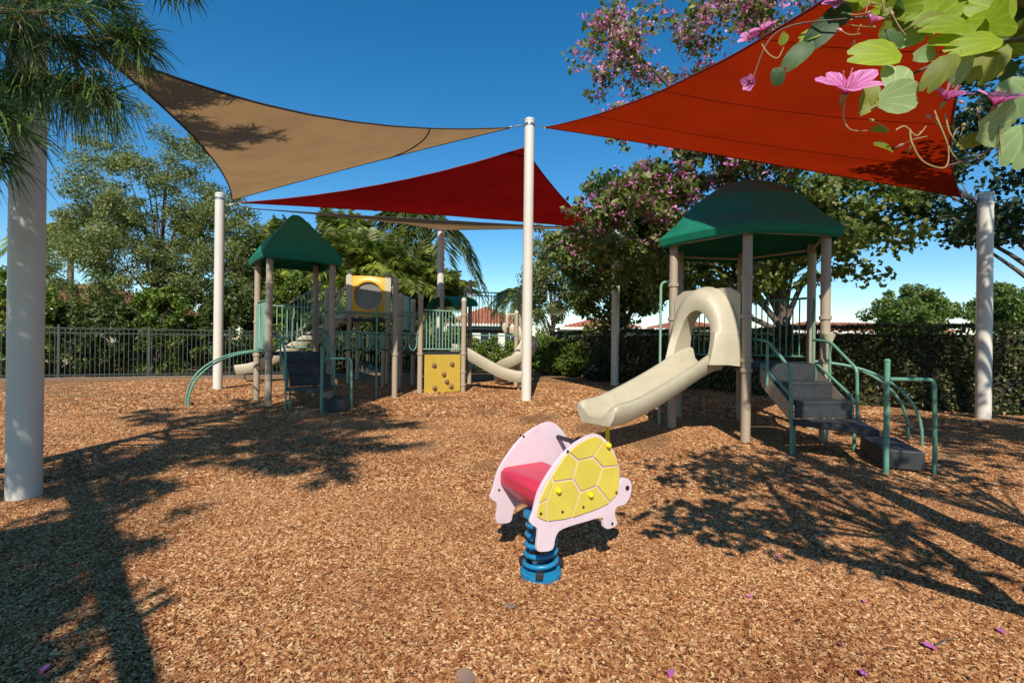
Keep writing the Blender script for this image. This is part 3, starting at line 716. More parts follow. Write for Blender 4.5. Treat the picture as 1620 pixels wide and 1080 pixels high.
# slide side F - FL
m0, s0, n0 = sideframe(0)
slide_hood(tr, m0 + n0 * 0.03, s0, n0, 0.99, side_len / 2 - 0.06)
sl = []
for b, z in ((0.0, 0.98), (0.22, 0.96), (0.55, 0.86), (1.0, 0.70), (1.45, 0.555), (1.80, 0.46), (2.05, 0.425), (2.20, 0.42)): sl.append(m0 + n0 * b + UZ * z)
sl = smoothpath(sl, 5); k = len(sl)
wl = [0.165 + 0.06 * max(0, 1 - i / (0.3 * k)) - 0.07 * max(0, (i - 0.86 * k) / (0.14 * k)) ** 2 for i in range(k)]
slide = chute(tr, sl, 0.225, wl)
ex = m0 + n0 * 2.0
pipe(slide, [ex + UZ * -0.05, ex + UZ * 0.36], 0.024, 'exit_leg', M_knob)
MB().obox(ex + UZ * 0.345, n0 * 0.07, s0 * 0.16, UZ * 0.012).build('exit_bracket', M_knob, slide, smooth=0, bevel=0.003)
# steps side FR - F (index 5)
m5, s5, n5 = sideframe(5)
sdir = V(-n5.y, n5.x, 0); 
if sdir.x < 0: sdir = -sdir
transfer_stair(tr, m5, sdir, n5)
# arch climber side BR - FR (index 4)
m4, s4, n4 = sideframe(4)
arch_climber(tr, m4, s4, n4, reach=1.15, hw=0.26)
for sg in (-1, 1):
    q = m4 + s4 * 0.36 * sg
    pipe(tr, fillet([q + UZ * 1.0, q + UZ * 1.75, q - s4 * 0.1 * sg + UZ * 1.9, q - s4 * 0.1 * sg - n4 * 0.02 + UZ * 1.95], 0.06), 0.0175, 'grab_bar')
for i in (2, 3):
    a, b = hx2[i], hx2[(i + 1) % 6]; barrier(tr, a, b, 1.08, 1.98)
# fire pole side FL - BL
m1, s1, n1 = sideframe(1)
pp = m1 + n1 * 0.20 - s1 * 0.36
pipe(tr, fillet([pp + UZ * -0.05, pp + UZ * 2.2, m1 - s1 * 0.36 + UZ * 2.2], 0.12), 0.019, 'slide_pole', M_pale)
pipe(tr, [HEX[1] + UZ * 2.2, HEX[2] + UZ * 2.2], 0.019, 'cross_rail')
# small sound tube beside the steps
bp_ = HEX[5] + n5 * 0.02 + s5 * -0.05
MB().lathe(HEX[5] + V(-0.02, -0.10, 1.08), [(0.03, 0), (0.035, 0.10), (0.045, 0.22), (0.075, 0.30), (0.08, 0.33), (0.05, 0.335)], 14).build('talk_tube', M_beige, tr)

# ------------------------------------------------------------------ left structure: small roofed tower, loop bridge, lookout, climbing board, slides
ux = norm2((0.79, 0.61)); uy = V(-ux.y, ux.x, 0); SL = 1.15
L2 = V(-4.55, 9.05, 0); L4 = L2 + ux * SL; L1 = L2 + uy * SL; L3 = L4 + uy * SL
SQ = [L2, L4, L3, L1]; sq2 = [(p.x, p.y) for p in SQ]; sC = (L2 + L3) / 2
tl = thing('play_structure', 'long play structure with small green roofed tower, yellow bubble window and climbing board', 'play structure', sC)
for i, p in enumerate(sq2): tpost(tl, p, 2.88, cap=False, clamps=(0.92, 1.05, 1.75, 2.3) if i < 2 else (0.92, 1.6))
deck(tl, sq2, 1.0)
roof(tl, sq2, 2.78, [(1.0, 2.77, 0.02), (1.015, 2.87, 0.02), (0.70, 3.24, 0.012), (0.665, 3.255, 0.012), (0.16, 3.72, 0.0), (0.08, 3.77, 0.0)], 0.20, M_green)
ml, sl_, nl = (L2 + L4) / 2, ux, -uy
transfer_stair(tl, ml, ux, nl)
mw, nw = (L2 + L1) / 2, -ux
arch_climber(tl, mw, uy, nw, reach=1.25, hw=0.27)
for sg in (-1, 1):                                          # wavy hand panels each side of the climber
    pts = []; a0 = sg * 0.27
    poly = [(a0 + 0.075 * math.cos(0) * (-1), 1.05)]
    left_ = [(a0 - 0.19 - 0.02 * math.sin(6 * (z - 1.0)), z) for z in [1.05 + 0.1 * k for k in range(10)]]
    right_ = [(a0 + 0.19 + 0.02 * math.sin(6 * (z - 1.0) + 1), z) for z in [1.95 - 0.1 * k for k in range(10)]]
    MB().prism(left_ + right_, mw + nw * 0.02, uy, UZ, nw * 0.03).build('hand_panel', M_pale, tl, smooth=30, bevel=0.008)
pipe(tl, [L2 + UZ * 2.0, L1 + UZ * 2.0], 0.018, 'cross_rail')
# far side of the small tower
barrier(tl, (L1.x, L1.y), (L3.x, L3.y), 1.08, 1.95, mat=M_pale)

# climbing board deck: E, G in front
E_ = V(-2.14, 11.28, 0); G_ = V(-1.20, 11.96, 0); eg = norm2(G_ - E_); eb = V(-eg.y, eg.x, 0); D2 = E_ + eb * 1.16; F2 = G_ + eb * 1.16
for p, z, cl_ in ((E_, 2.28, (0.95, 1.9)), (G_, 2.28, (0.18, 0.5, 0.95, 1.9)), (D2, 2.40, (0.95, 1.9)), (F2, 2.68, (0.95, 1.9))): tpost(tl, (p.x, p.y), z, clamps=cl_)
deck(tl, [(p.x, p.y) for p in (E_, G_, F2, D2)], 1.0, 0.09)
barrier(tl, (E_.x, E_.y), (G_.x, G_.y), 1.06, 1.98, sp=0.085, mat=M_pale)
barrier(tl, (D2.x, D2.y), (F2.x, F2.y), 1.06, 1.98, sp=0.095)
cbm = E_.lerp(G_, 0.5); hwb = 0.48
bd = MB().prism([(-hwb, 0.03), (hwb, 0.03), (hwb, 0.93), (-hwb, 0.93)], cbm - eb * 0.02, eg, UZ, -eb * 0.025).build('climbing_board', M_yel, tl, smooth=0, bevel=0.008)
for a, z in ((-0.24, 0.68), (0.24, 0.70), (0.02, 0.46), (-0.22, 0.14), (0.22, 0.16), (0.10, 0.28)):
    MB().lathe(cbm - eb * 0.0445 + eg * a + UZ * z, [(0.062, 0), (0.058, 0.02), (0.035, 0.045), (0.012, 0.05)], 12, -eb).build('climbing_hold', M_hold, bd)
# slide from the board deck to the right
so = (G_ + F2) / 2; sn = eg
p_ = [so + V(0, 0, 0.98), so + V(0.25, 0.05, 0.94), so + V(0.75, 0.10, 0.66), so + V(1.25, 0.14, 0.40), so + V(1.62, 0.16, 0.30), so + V(1.82, 0.17, 0.285)]
p_ = smoothpath(p_, 5); sl2 = chute(tl, p_, 0.23, 0.20)
pipe(sl2, [p_[-4] + UZ * -0.35, p_[-4] + UZ * -0.06], 0.024, 'exit_leg', M_beige)
for sg in (-1, 1):
    q = so + eb * 0.38 * sg
    pipe(tl, fillet([q + UZ * 1.0, q + UZ * 1.85, q + eg * 0.14 + UZ * 1.85, q + eg * 0.16 + UZ * 1.15], 0.1), 0.0175, 'grab_bar')
pipe(tl, fillet([V(-1.1, 13.0, 1.42), V(-0.5, 13.2, 1.42), V(0.2, 13.4, 1.42)], 0.05), 0.018, 'cross_rail')

# loop bridge from the small tower to the board deck
A_ = L4 + UZ * 1.42; B_ = E_ + UZ * 1.42; bdv = (B_ - A_).normalized(); bw = V(-bdv.y, bdv.x, 0)
for off in (0.0, 0.62):
    pipe(tl, [A_ + bw * off, B_ + bw * off], 0.02, 'bridge_rail')
for off in (0.0, 0.62):
    pipe(tl, [A_ + bw * off + UZ * 0.42, B_ + bw * off + UZ * 0.42], 0.0175, 'bridge_rail')
nl_ = 7
for i in range(nl_):
    c = A_.lerp(B_, (i + 0.7) / (nl_ + 0.4)); pts = []
    for k in range(13):
        an = math.pi * k / 12; pts.append(c + bdv * (-0.105 * math.cos(an)) + UZ * (-0.20 - 0.19 * math.sin(an)))
    pts = [c - bdv * 0.105] + pts + [c + bdv * 0.105]
    pipe(tl, pts, 0.013, 'loop', M_pipe); pipe(tl, [p + bw * 0.62 for p in pts], 0.013, 'loop', M_pipe)
    mid = pts[7]; MB().obox(mid + bw * 0.31 + UZ * 0.012, bdv * 0.07, bw * 0.30, UZ * 0.015).build('tread', M_rub, tl, smooth=0, bevel=0.006)
D_ = V(-2.55, 10.55, 0); tpost(tl, (D_.x, D_.y), 2.55, clamps=(1.42, 1.84, 0.95))
tpost(tl, (L4.x + 1.16 * 0.62 * bw.x + 0.15, L4.y + 0.62 * 1.1), 2.3, clamps=(1.42,))
pc = A_.lerp(B_, 0.50); pipe(tl, [V(pc.x - 0.04, pc.y - 0.05, -0.05), V(pc.x - 0.04, pc.y - 0.05, 2.1)], 0.022, 'upright', M_pipe)

# lookout deck with the yellow bubble window
ZB = 1.90
Bp = V(-4.72, 14.0, 0); Cp = V(-3.62, 14.1, 0); lb = norm2(Cp - Bp); bb = V(-lb.y, lb.x, 0); Bq = Bp + bb * 1.1; Cq = Cp + bb * 1.1
for p in (Bp, Cp, Bq, Cq): tpost(tl, (p.x, p.y), ZB + 1.30, clamps=(ZB - 0.08, ZB + 1.0))
deck(tl, [(p.x, p.y) for p in (Bp, Cp, Cq, Bq)], ZB, 0.09)
wc = (Bp + Cp) / 2 + UZ * (ZB + 0.63) - bb * 0.03; hw_, hh_ = 0.55, 0.58; rad = 0.40; nseg = 40
def sqr(a, w, h):
    c_, s_ = math.cos(a), math.sin(a); k = min(w / max(1e-6, abs(c_)), h / max(1e-6, abs(s_))); return (c_ * k, s_ * k)
def ring(fn, b): return [wc + lb * fn(2 * math.pi * i / nseg)[0] + UZ * fn(2 * math.pi * i / nseg)[1] - bb * b for i in range(nseg)]
sq_ = lambda a: sqr(a, hw_, hh_); ci = lambda r: (lambda a: (r * math.cos(a), r * math.sin(a)))
win = MB().loft([ring(sq_, -0.02), ring(sq_, 0.04), ring(ci(rad + 0.08), 0.05), ring(ci(rad + 0.04), 0.075), ring(ci(rad), 0.06), ring(ci(rad), -0.02), ring(sq_, -0.02)]).build('window_panel', M_bub, tl, smooth=40)
M_bubble = plain('clear_bubble', (0.22, 0.21, 0.18), 0.25, 0.2, 6.0, dirt=0.4, dirtcol=(0.35, 0.30, 0.22))
MB().lathe(wc + bb * 0.0, [(rad * math.cos(a), 0.20 * math.sin(a)) for a in [k * math.pi / 2 / 8 for k in range(9)]][:-1] + [(0.01, 0.2)], 32, bb).build('bubble', M_bubble, win)
for pq in (Bp, Cp): MB().obox(pq - bb * 0.075 + UZ * (ZB + 0.62), lb * 0.085, bb * 0.012, UZ * 0.60).build('window_jamb', M_beige, tl, smooth=0, bevel=0.008)
for a, b in ((Bp, Bq), (Bq, Cq)): barrier(tl, (a.x, a.y), (b.x, b.y), ZB + 0.08, ZB + 1.0, mat=M_pale)
# green rounded panel and stair between lookout and board deck
gp = [(-0.30, 0.0), (0.30, 0.0), (0.33, 0.55)] + [(0.33 * math.cos(a), 0.65 + 0.32 * math.sin(a)) for a in [k * math.pi / 10 for k in range(11)]] + [(-0.33, 0.55)]
gm = V(-3.05, 13.55, 1.55); gd = norm2((0.95, -0.2)); MB().prism(gp, gm, gd, UZ, V(gd.y, -gd.x, 0) * 0.03).build('round_panel', M_pale, tl, smooth=30, bevel=0.01)
tpost(tl, (-2.72, 13.3), 2.35, clamps=(1.5,)); MB().obox(V(-3.1, 13.35, 1.43), V(0.42, -0.06, 0), V(0.07, 0.42, 0), UZ * 0.035).build('landing', M_rub, tl, smooth=0, bevel=0.008)
tpost(tl, (-3.45, 13.0), 1.42, cap=False)
barrier(tl, (-3.5, 14.05), (-2.75, 13.35), 1.55, 2.45, mat=M_pipe)
# steep stair from small tower to lookout with slanted picket sides
sa = (L1 + L3) / 2 + uy * 0.1; sbv = (Bp + Bq) / 2 * 0.5 + Bp * 0.5
dirS = (Bp - L3); 
for side_ in (0.0, 0.75):
    a = L3 + V(-side_ * 0.99, 0.0, 0); b = Bp + V(-side_ * 0.99 , -0.1, 0)
    pipe(tl, [a + UZ * 1.95, b + UZ * (ZB + 0.95)], 0.02, 'stair_rail', M_tan); pipe(tl, [a + UZ * 1.12, b + UZ * (ZB + 0.1)], 0.03, 'stair_stringer', M_tan)
    nP = 12
    for i in range(1, nP):
        f = i / nP; q = a.lerp(b, f); pipe(tl, [q + UZ * (1.12 + (ZB - 1.02) * f), q + UZ * (1.95 + (ZB - 1.0) * f)], 0.010, 'picket', M_pale, seg=6)
for i in range(6):
    f = (i + 0.5) / 6; q = L3.lerp(Bp, f) + V(-0.37, 0, 0) + UZ * (1.0 + (ZB - 1.0) * f)
    MB().obox(q, V(0.36, 0.0, 0), V(0, 0.15, 0), UZ * 0.02).build('stair_tread', M_rub, tl, smooth=0, bevel=0.005)
# slide from the lookout down to the left
so = (Bp + Bq) / 2
p_ = smoothpath([so + V(0, 0, ZB - 0.03), so + V(-0.3, -0.02, ZB - 0.08), so + V(-1.0, -0.15, 1.38), so + V(-1.9, -0.35, 0.78), so + V(-2.6, -0.5, 0.40), so + V(-3.1, -0.6, 0.30)], 5)
sl3 = chute(tl, p_, 0.23, 0.20); pipe(sl3, [p_[-3] - UZ * 0.35, p_[-3] - UZ * 0.05], 0.024, 'exit_leg', M_beige)

# rear deck with long railing and the spiral slide
ZR = 1.62
H1 = V(-1.25, 14.3, 0); H2 = V(0.45, 14.75, 0); H3 = V(-1.5, 15.4, 0); H4 = V(0.2, 15.85, 0)
for p, z in ((H1, ZR + 1.4), (H2, ZR + 1.3), (H3, ZR + 1.3), (H4, ZR + 1.3)): tpost(tl, (p.x, p.y), z, clamps=(ZR - 0.1, ZR + 1.05))
deck(tl, [(p.x, p.y) for p in (H1, H2, H4, H3)], ZR, 0.09)
barrier(tl, (H3.x, H3.y), (H4.x, H4.y), ZR + 0.08, ZR + 1.1)
barrier(tl, (H1.x, H1.y), (H2.x - 0.55, H2.y - 0.15), ZR + 0.08, ZR + 1.1)
# dark arched cover where the board deck steps up to the rear deck
for sg in (0, 1):
    q = F2.lerp(H1, 0.5) + V(-0.35 + 0.7 * sg, -0.1 * sg, 0)
cv = []
for i in range(9):
    a = math.pi * i / 8; cv.append((-0.42 * math.cos(a), 0.30 * math.sin(a)))
c0 = F2 + V(-0.05, 0.1, 2.15); c1 = H1 + V(-0.15, 0.1, 2.30); cd_ = norm2(c1 - c0); cs = V(cd_.y, -cd_.x, 0)
rin = [[p + cs * a + UZ * b for a, b in cv] + [p + cs * a * 0.93 + UZ * (b * 0.93 - 0.005) for a, b in cv[::-1]] for p in (c0, c0.lerp(c1, 0.5), c1)]
MB().loft(rin, closed=True, cap=True).build('arched_cover', M_green, tl, smooth=40)
for i in range(4):
    f = (i + 0.5) / 4; q = F2.lerp(H1, f) + V(-0.1, 0, 1.0 + (ZR - 1.0) * f)
    MB().obox(q, cs * 0.36, cd_ * 0.18, UZ * 0.02).build('stair_tread', M_rub, tl, smooth=0, bevel=0.005)
# spiral slide round a pole in front of the rear deck
sc_ = V(0.12, 14.05, 0); hp = []
for i in range(31):
    f = i / 30; a = R_(120) - R_(300) * f; r = 0.36
    hp.append(sc_ + V(math.cos(a) * r, math.sin(a) * r, ZR - 0.02 - (ZR - 0.35) * (f ** 0.95)))
hp = [hp[0] + V(-0.05, 0.4, 0.03)] + hp + [hp[-1] + (hp[-1] - hp[-2]).normalized() * 0.45 + UZ * 0.03]
chute(tl, hp, 0.19, 0.22, 'spiral_slide')
tpost(tl, (sc_.x, sc_.y), ZR + 0.5, mat=M_tan)
pipe(tl, fillet([V(-0.15, 13.9, ZR + 0.05), V(-0.15, 13.9, ZR + 0.42), V(0.22, 14.2, ZR + 0.42), V(0.25, 14.3, ZR)], 0.1), 0.045, 'slide_hoop', M_beige)
# ================================================================== VEGETATION
def mesh_np(name, verts, faces, mat, parent=None, loc0=None, smooth=False):
    """verts (n,3) world, faces (m,k) same size"""
    o0 = np.array(rootloc(parent))
    verts = np.asarray(verts, dtype=np.float32) - o0.astype(np.float32); faces = np.asarray(faces, dtype=np.int32)
    me = bpy.data.meshes.new(name); nv = len(verts); nf, k = faces.shape
    me.vertices.add(nv); me.vertices.foreach_set('co', verts.ravel())
    me.loops.add(nf * k); me.loops.foreach_set('vertex_index', faces.ravel())
    me.polygons.add(nf); me.polygons.foreach_set('loop_start', np.arange(nf, dtype=np.int32) * k)
    me.update(calc_edges=True); me.validate()
    me.materials.append(mat)
    if smooth: me.polygons.foreach_set('use_smooth', np.ones(nf, bool))
    o = bpy.data.objects.new(name, me); COL.objects.link(o)
    if parent: o.parent = parent
    ROOT[o.name] = rootloc(parent).copy(); return o
def unit(a): return a / np.maximum(1e-9, np.linalg.norm(a, axis=-1, keepdims=True))
def leaf_cloud(rng, pts, ln, wd, up=0.45, fold=0.25, outward=None):
    """one folded diamond leaf (two triangles sharing the rib) at every point"""
    n = len(pts); d = unit(rng.normal(size=(n, 3)) + np.array([0, 0, -0.15])); nr = unit(rng.normal(size=(n, 3)) + np.array([0, 0, up * 3]))
    if outward is not None: nr = unit(nr + outward * 1.2)
    s = unit(np.cross(d, nr)); nr = unit(np.cross(s, d))
    L_ = ln * rng.uniform(0.65, 1.3, (n, 1)); W_ = wd * rng.uniform(0.7, 1.25, (n, 1))
    a = pts - d * L_ * 0.5; b = pts + d * L_ * 0.5; m1 = pts + s * W_ * 0.5 + nr * W_ * fold - d * L_ * 0.05; m2 = pts - s * W_ * 0.5 + nr * W_ * fold - d * L_ * 0.05
    v = np.stack([a, m1, b, m2], 1).reshape(-1, 3); i = np.arange(n)[:, None] * 4
    f = np.concatenate([i + np.array([[0, 1, 2]]), i + np.array([[0, 2, 3]])], 1).reshape(-1, 3)
    return v, f
def clumps(rng, c, r, n, hollow=0.45, gaps=0.0, lump=0.22):
    p = unit(rng.normal(size=(n, 3))); ph = rng.uniform(0, 6.28, 6)
    wob = 1 + lump * (np.sin(3.1 * p[:, 0] + ph[0]) * np.sin(2.7 * p[:, 1] + ph[1]) + np.sin(4.7 * p[:, 2] + ph[2]) * np.sin(5.3 * p[:, 0] + ph[3]))
    rad = (hollow + (1 - hollow) * rng.uniform(0, 1, n) ** 0.6) * wob
    q = np.array(c) + p * rad[:, None] * np.array(r)
    if gaps > 0:
        g = np.sin(q[:, 0] * 2.1 + ph[4]) * np.sin(q[:, 1] * 1.7 + ph[5]) * np.sin(q[:, 2] * 2.4 + ph[0])
        q = q[g < np.quantile(g, 1 - gaps)]
    return q
def around(rng, cl, per, rad, flat=0.7):
    n = len(cl); p = np.repeat(cl, per, 0); g = unit(rng.normal(size=(n * per, 3))) * (rng.uniform(0, 1, (n * per, 1)) ** 0.5) * np.array([rad, rad, rad * flat])
    rr = np.repeat(rng.uniform(0.6, 1.35, (n, 1)), per, 0)
    return p + g * rr
def limbs(m, rng, base, fork, cl, r0, nl=9, twigs=2):
    """tapered trunk to the fork, limbs from the fork to leaf clumps"""
    base = Vector(base); fork = Vector(fork)
    tp = [base + UZ * -0.1, base.lerp(fork, 0.35) + V(*(rng.normal(size=3) * 0.05)), base.lerp(fork, 0.7) + V(*(rng.normal(size=3) * 0.06)), fork]
    tp = smoothpath(tp, 4); k = len(tp); m.tube(tp, [r0 * (1.25 - 0.55 * min(1, i / (k * 0.25)) * 0.5 - 0.28 * i / k) for i in range(k)], 10)
    idx = rng.choice(len(cl), min(nl, len(cl)), replace=False)
    for j in idx:
        e = Vector(cl[j]); d = e - fork; st = base.lerp(fork, rng.uniform(0.72, 1.0))
        c1 = st + V(d.x * 0.15, d.y * 0.15, d.z * 0.45); c2 = st + V(d.x * 0.6, d.y * 0.6, d.z * 0.8) + V(*(rng.normal(size=3) * 0.12 * d.length / 3))
        pts = bez(st, c1, c2, e, 9); m.tube(pts, [r0 * 0.5 * (1 - 0.9 * i / 9) for i in range(10)], 7)
        for _ in range(twigs):
            a = pts[rng.integers(4, 8)]; q = Vector(cl[rng.integers(len(cl))])
            if (q - a).length < d.length * 0.6 + 0.8: m.tube(bez(a, a.lerp(q, 0.3) + UZ * 0.15, a.lerp(q, 0.7) + UZ * 0.1, q, 5), [r0 * 0.16 * (1 - 0.8 * i / 5) for i in range(6)], 5)
def tree(seed, label, base, fork, cen, rad, mats, ncl=220, per=60, crad=0.38, ln=0.10, wd=0.07, r0=0.14, bark=None, gaps=0.12, hollow=0.4, nl=10, name='tree', group=None, flowers=None, extra=None, cat='tree', up=0.15, keep=None, extra_per=None):
    rng = np.random.default_rng(seed); t = thing(name, label, cat, base, group)
    cl = clumps(rng, cen, rad, ncl, hollow, gaps)
    if keep is not None: cl = cl[keep(cl)]
    n_main = len(cl)
    if extra is not None: cl = np.concatenate([cl, extra], 0)
    m = MB(); limbs(m, rng, base, fork, cl, r0, nl); m.build('trunk', bark or M_bark, t, smooth=60, fix=False)
    pts = around(rng, cl[:n_main], per, crad)
    if extra is not None: pts = np.concatenate([pts, around(rng, cl[n_main:], extra_per or per, crad)])
    v, f = leaf_cloud(rng, pts, ln, wd, up); mesh_np('crown', v, f, mats, t)
    if flowers:
        fm, nf, fs, pick = flowers; fc = cl[pick(cl)] if pick else cl
        if len(fc):
            fp = around(rng, fc, max(1, nf // len(fc)), crad * 1.15); fv, ff = leaf_cloud(rng, np.repeat(fp, 4, 0) + rng.normal(size=(len(fp) * 4, 3)) * fs * 0.4, fs, fs * 0.5, 0.2); mesh_np('blossoms', fv, ff, fm, t)
    return t
M_oak = leafmat('oak_leaf', [(0.08, 0.11, 0.03), (0.16, 0.20, 0.06), (0.27, 0.29, 0.11), (0.40, 0.39, 0.19)], 0.4)
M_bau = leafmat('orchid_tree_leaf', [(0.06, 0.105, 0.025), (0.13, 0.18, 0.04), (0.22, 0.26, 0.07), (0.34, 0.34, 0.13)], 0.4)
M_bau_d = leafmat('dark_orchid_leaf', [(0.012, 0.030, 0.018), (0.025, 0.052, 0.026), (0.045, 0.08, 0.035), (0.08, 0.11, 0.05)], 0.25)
M_hedge = leafmat('hedge_leaf', [(0.020, 0.038, 0.014), (0.040, 0.065, 0.020), (0.11, 0.13, 0.038), (0.26, 0.20, 0.07)], 0.25, 0.35)
M_shrub = leafmat('shrub_leaf', [(0.045, 0.09, 0.016), (0.10, 0.17, 0.028), (0.18, 0.25, 0.04), (0.30, 0.30, 0.07)], 0.35, 0.35)
M_far = leafmat('far_tree_leaf', [(0.05, 0.09, 0.02), (0.10, 0.16, 0.03), (0.18, 0.22, 0.05), (0.28, 0.30, 0.08)], 0.35)
M_palm = leafmat('palm_leaf', [(0.08, 0.12, 0.025), (0.16, 0.20, 0.045), (0.38, 0.42, 0.11), (0.52, 0.50, 0.18)], 0.5, 0.4)
M_coco = leafmat('coconut_leaf', [(0.05, 0.09, 0.025), (0.09, 0.14, 0.035), (0.15, 0.19, 0.05), (0.28, 0.26, 0.08)], 0.3, 0.4)
M_pine = leafmat('pine_needle', [(0.03, 0.075, 0.045), (0.06, 0.125, 0.055), (0.12, 0.20, 0.06), (0.26, 0.34, 0.08)], 0.35, 0.4, 1.2)
M_blos = leafmat('pink_blossom', [(0.42, 0.08, 0.28), (0.58, 0.15, 0.40), (0.70, 0.24, 0.48), (0.78, 0.42, 0.58)], 0.3, 0.6)
M_dead = leafmat('dry_needle', [(0.10, 0.06, 0.025), (0.18, 0.11, 0.04), (0.26, 0.17, 0.06)], 0.15, 0.7)

M_hcore = plain('hedge_twigs', (0.035, 0.032, 0.02), 0.95, 0.5, 12.0, bump=0.8, bscale=40)
# ---- clipped hedge along the right
HL = [V(1.6, 21.5, 0), V(2.3, 18.6, 0), V(3.2, 16.3, 0), V(4.5, 13.7, 0), V(7.1, 10.5, 0), V(8.4, 9.35, 0), V(11.5, 7.2, 0), V(15, 5.4, 0)]
def hedge(label, line, th, ht, seed, per_m2=1000, mat=None, lsize=0.075):
    rng = np.random.default_rng(seed); t = thing('hedge', label, 'hedge', line[len(line) // 2])
    core = MB(); left = []; right = []
    for i, p in enumerate(line):
        d = (line[min(i + 1, len(line) - 1)] - line[max(i - 1, 0)]).normalized(); n = V(-d.y, d.x, 0)
        left.append(p + n * 0.14); right.append(p + n * (th - 0.12))
    rings = [[a + UZ * -0.05, b + UZ * -0.05, b + UZ * (ht - 0.16), a + UZ * (ht - 0.16)] for a, b in zip(left, right)]
    core.loft(rings, cap=True).build('branches', M_hcore, t, smooth=0)
    P_ = []; O_ = []
    for a, b in zip(line, line[1:]):
        d = b - a; ln = d.length; u = d.normalized(); n = V(-u.y, u.x, 0)
        nf = int(ln * ht * per_m2); ntp = int(ln * th * per_m2 * 0.8)
        for cnt, kind in ((nf, 0), (ntp, 1)):
            s_ = rng.uniform(0, ln, cnt); z = rng.uniform(0.02, ht, cnt) if kind == 0 else ht + rng.normal(0, 0.02, cnt)
            dep = np.abs(rng.normal(0, 0.09, cnt)) if kind == 0 else rng.uniform(0, th, cnt)
            bul = 0.06 * np.sin(s_ * 3.1) * np.sin(z * 4.0) + 0.05 * np.sin(s_ * 7.7 + z * 3) if kind == 0 else 0
            dep = dep + bul; z = z + (0.03 * np.sin(s_ * 2.3) if kind else 0)
            pp_ = np.array(a)[None] + np.outer(s_, np.array(u)) + np.outer(dep, np.array(n)); pp_[:, 2] = z
            P_.append(pp_); O_.append(np.tile(np.array((-n if kind == 0 else UZ)), (cnt, 1)))
    P_ = np.concatenate(P_); O_ = np.concatenate(O_); v, f = leaf_cloud(rng, P_, lsize, lsize * 0.62, 0.15, 0.2, O_)
    mesh_np('leaves', v, f, mat or M_hedge, t); return t
hedge('tall clipped dark green hedge running behind the right play tower', HL, 0.9, 1.66, 5)

def shrub(seed, label, c, r, mat, n=90, per=45, ln=0.09, wd=0.05, name='shrub', crad=0.22, group=None):
    rng = np.random.default_rng(seed); c = Vector(c); t = thing(name, label, 'shrub', V(c.x, c.y, 0), group)
    cl = clumps(rng, (c.x, c.y, c.z), r, n, 0.5, 0.05); cl[:, 2] = np.abs(cl[:, 2] - 0.12) + 0.12
    m = MB()
    for j in rng.choice(len(cl), 9): m.tube(bez((c.x, c.y, -0.05), (c.x, c.y, 0.4 * cl[j][2]), tuple((np.array([c.x, c.y, 0]) + cl[j]) / 2), tuple(cl[j]), 5), [0.03, 0.026, 0.021, 0.016, 0.012, 0.006], 6)
    m.build('stems', M_bark, t, fix=False)
    pts = around(rng, cl, per, crad, 0.9); v, f = leaf_cloud(rng, pts, ln, wd, 0.3); mesh_np('foliage', v, f, mat, t); return t

M_mix_shade = leafmat('shaded_mixed_leaf', [(0.025, 0.05, 0.015), (0.05, 0.09, 0.02), (0.10, 0.14, 0.035), (0.22, 0.20, 0.07)], 0.3)  # darker shrub leaves: shade under the oak put into the colour, and variety
# ---- fence on the left with every picket
fa, fb = V(-17.0, 12.25, 0), V(-3.2, 18.15, 0)
fen = thing('metal_fence', 'dark metal picket fence along the back left edge of the mulch', 'fence', fa)
fu = (fb - fa).normalized(); fl = (fb - fa).length; FH = 1.52
for z in (0.14, FH - 0.16, FH - 0.02):
    MB().obox(fa.lerp(fb, 0.5) + UZ * z, fu * fl / 2, V(-fu.y, fu.x, 0) * 0.016, UZ * 0.016).build('rail', M_dgreen, fen, smooth=0)
npst = int(fl / 1.9)
for i in range(npst + 1):
    q = fa + fu * (fl * i / npst); m = MB().obox(q + UZ * (FH / 2 + 0.02), fu * 0.03, V(-fu.y, fu.x, 0) * 0.03, UZ * (FH / 2 + 0.06)); m.build('fence_post', M_dgreen, fen, smooth=0)
src = None; npk = int(fl / 0.115)
for i in range(npk):
    q = fa + fu * (0.06 + 0.115 * i)
    if src is None:
        o0 = rootloc(fen); m = MB().obox(o0 + UZ * (FH / 2), fu * 0.0085, V(-fu.y, fu.x, 0) * 0.0085, UZ * (FH / 2 - 0.05)); src = m.build('picket', M_dgreen, fen, smooth=0); src.location = q - o0
    else: inst(src, fen, q)
# low stone edging under the fence
kb = thing('stone_edging', 'low stone edging strip under the metal fence', 'edging', fa)
MB().obox(fa.lerp(fb, 0.5) + V(0, 0, 0.02) - V(-fu.y, fu.x, 0) * 0.12, fu * fl / 2, V(-fu.y, fu.x, 0) * 0.07, UZ * 0.06).build('strip', M_stone, kb, smooth=0, bevel=0.01)

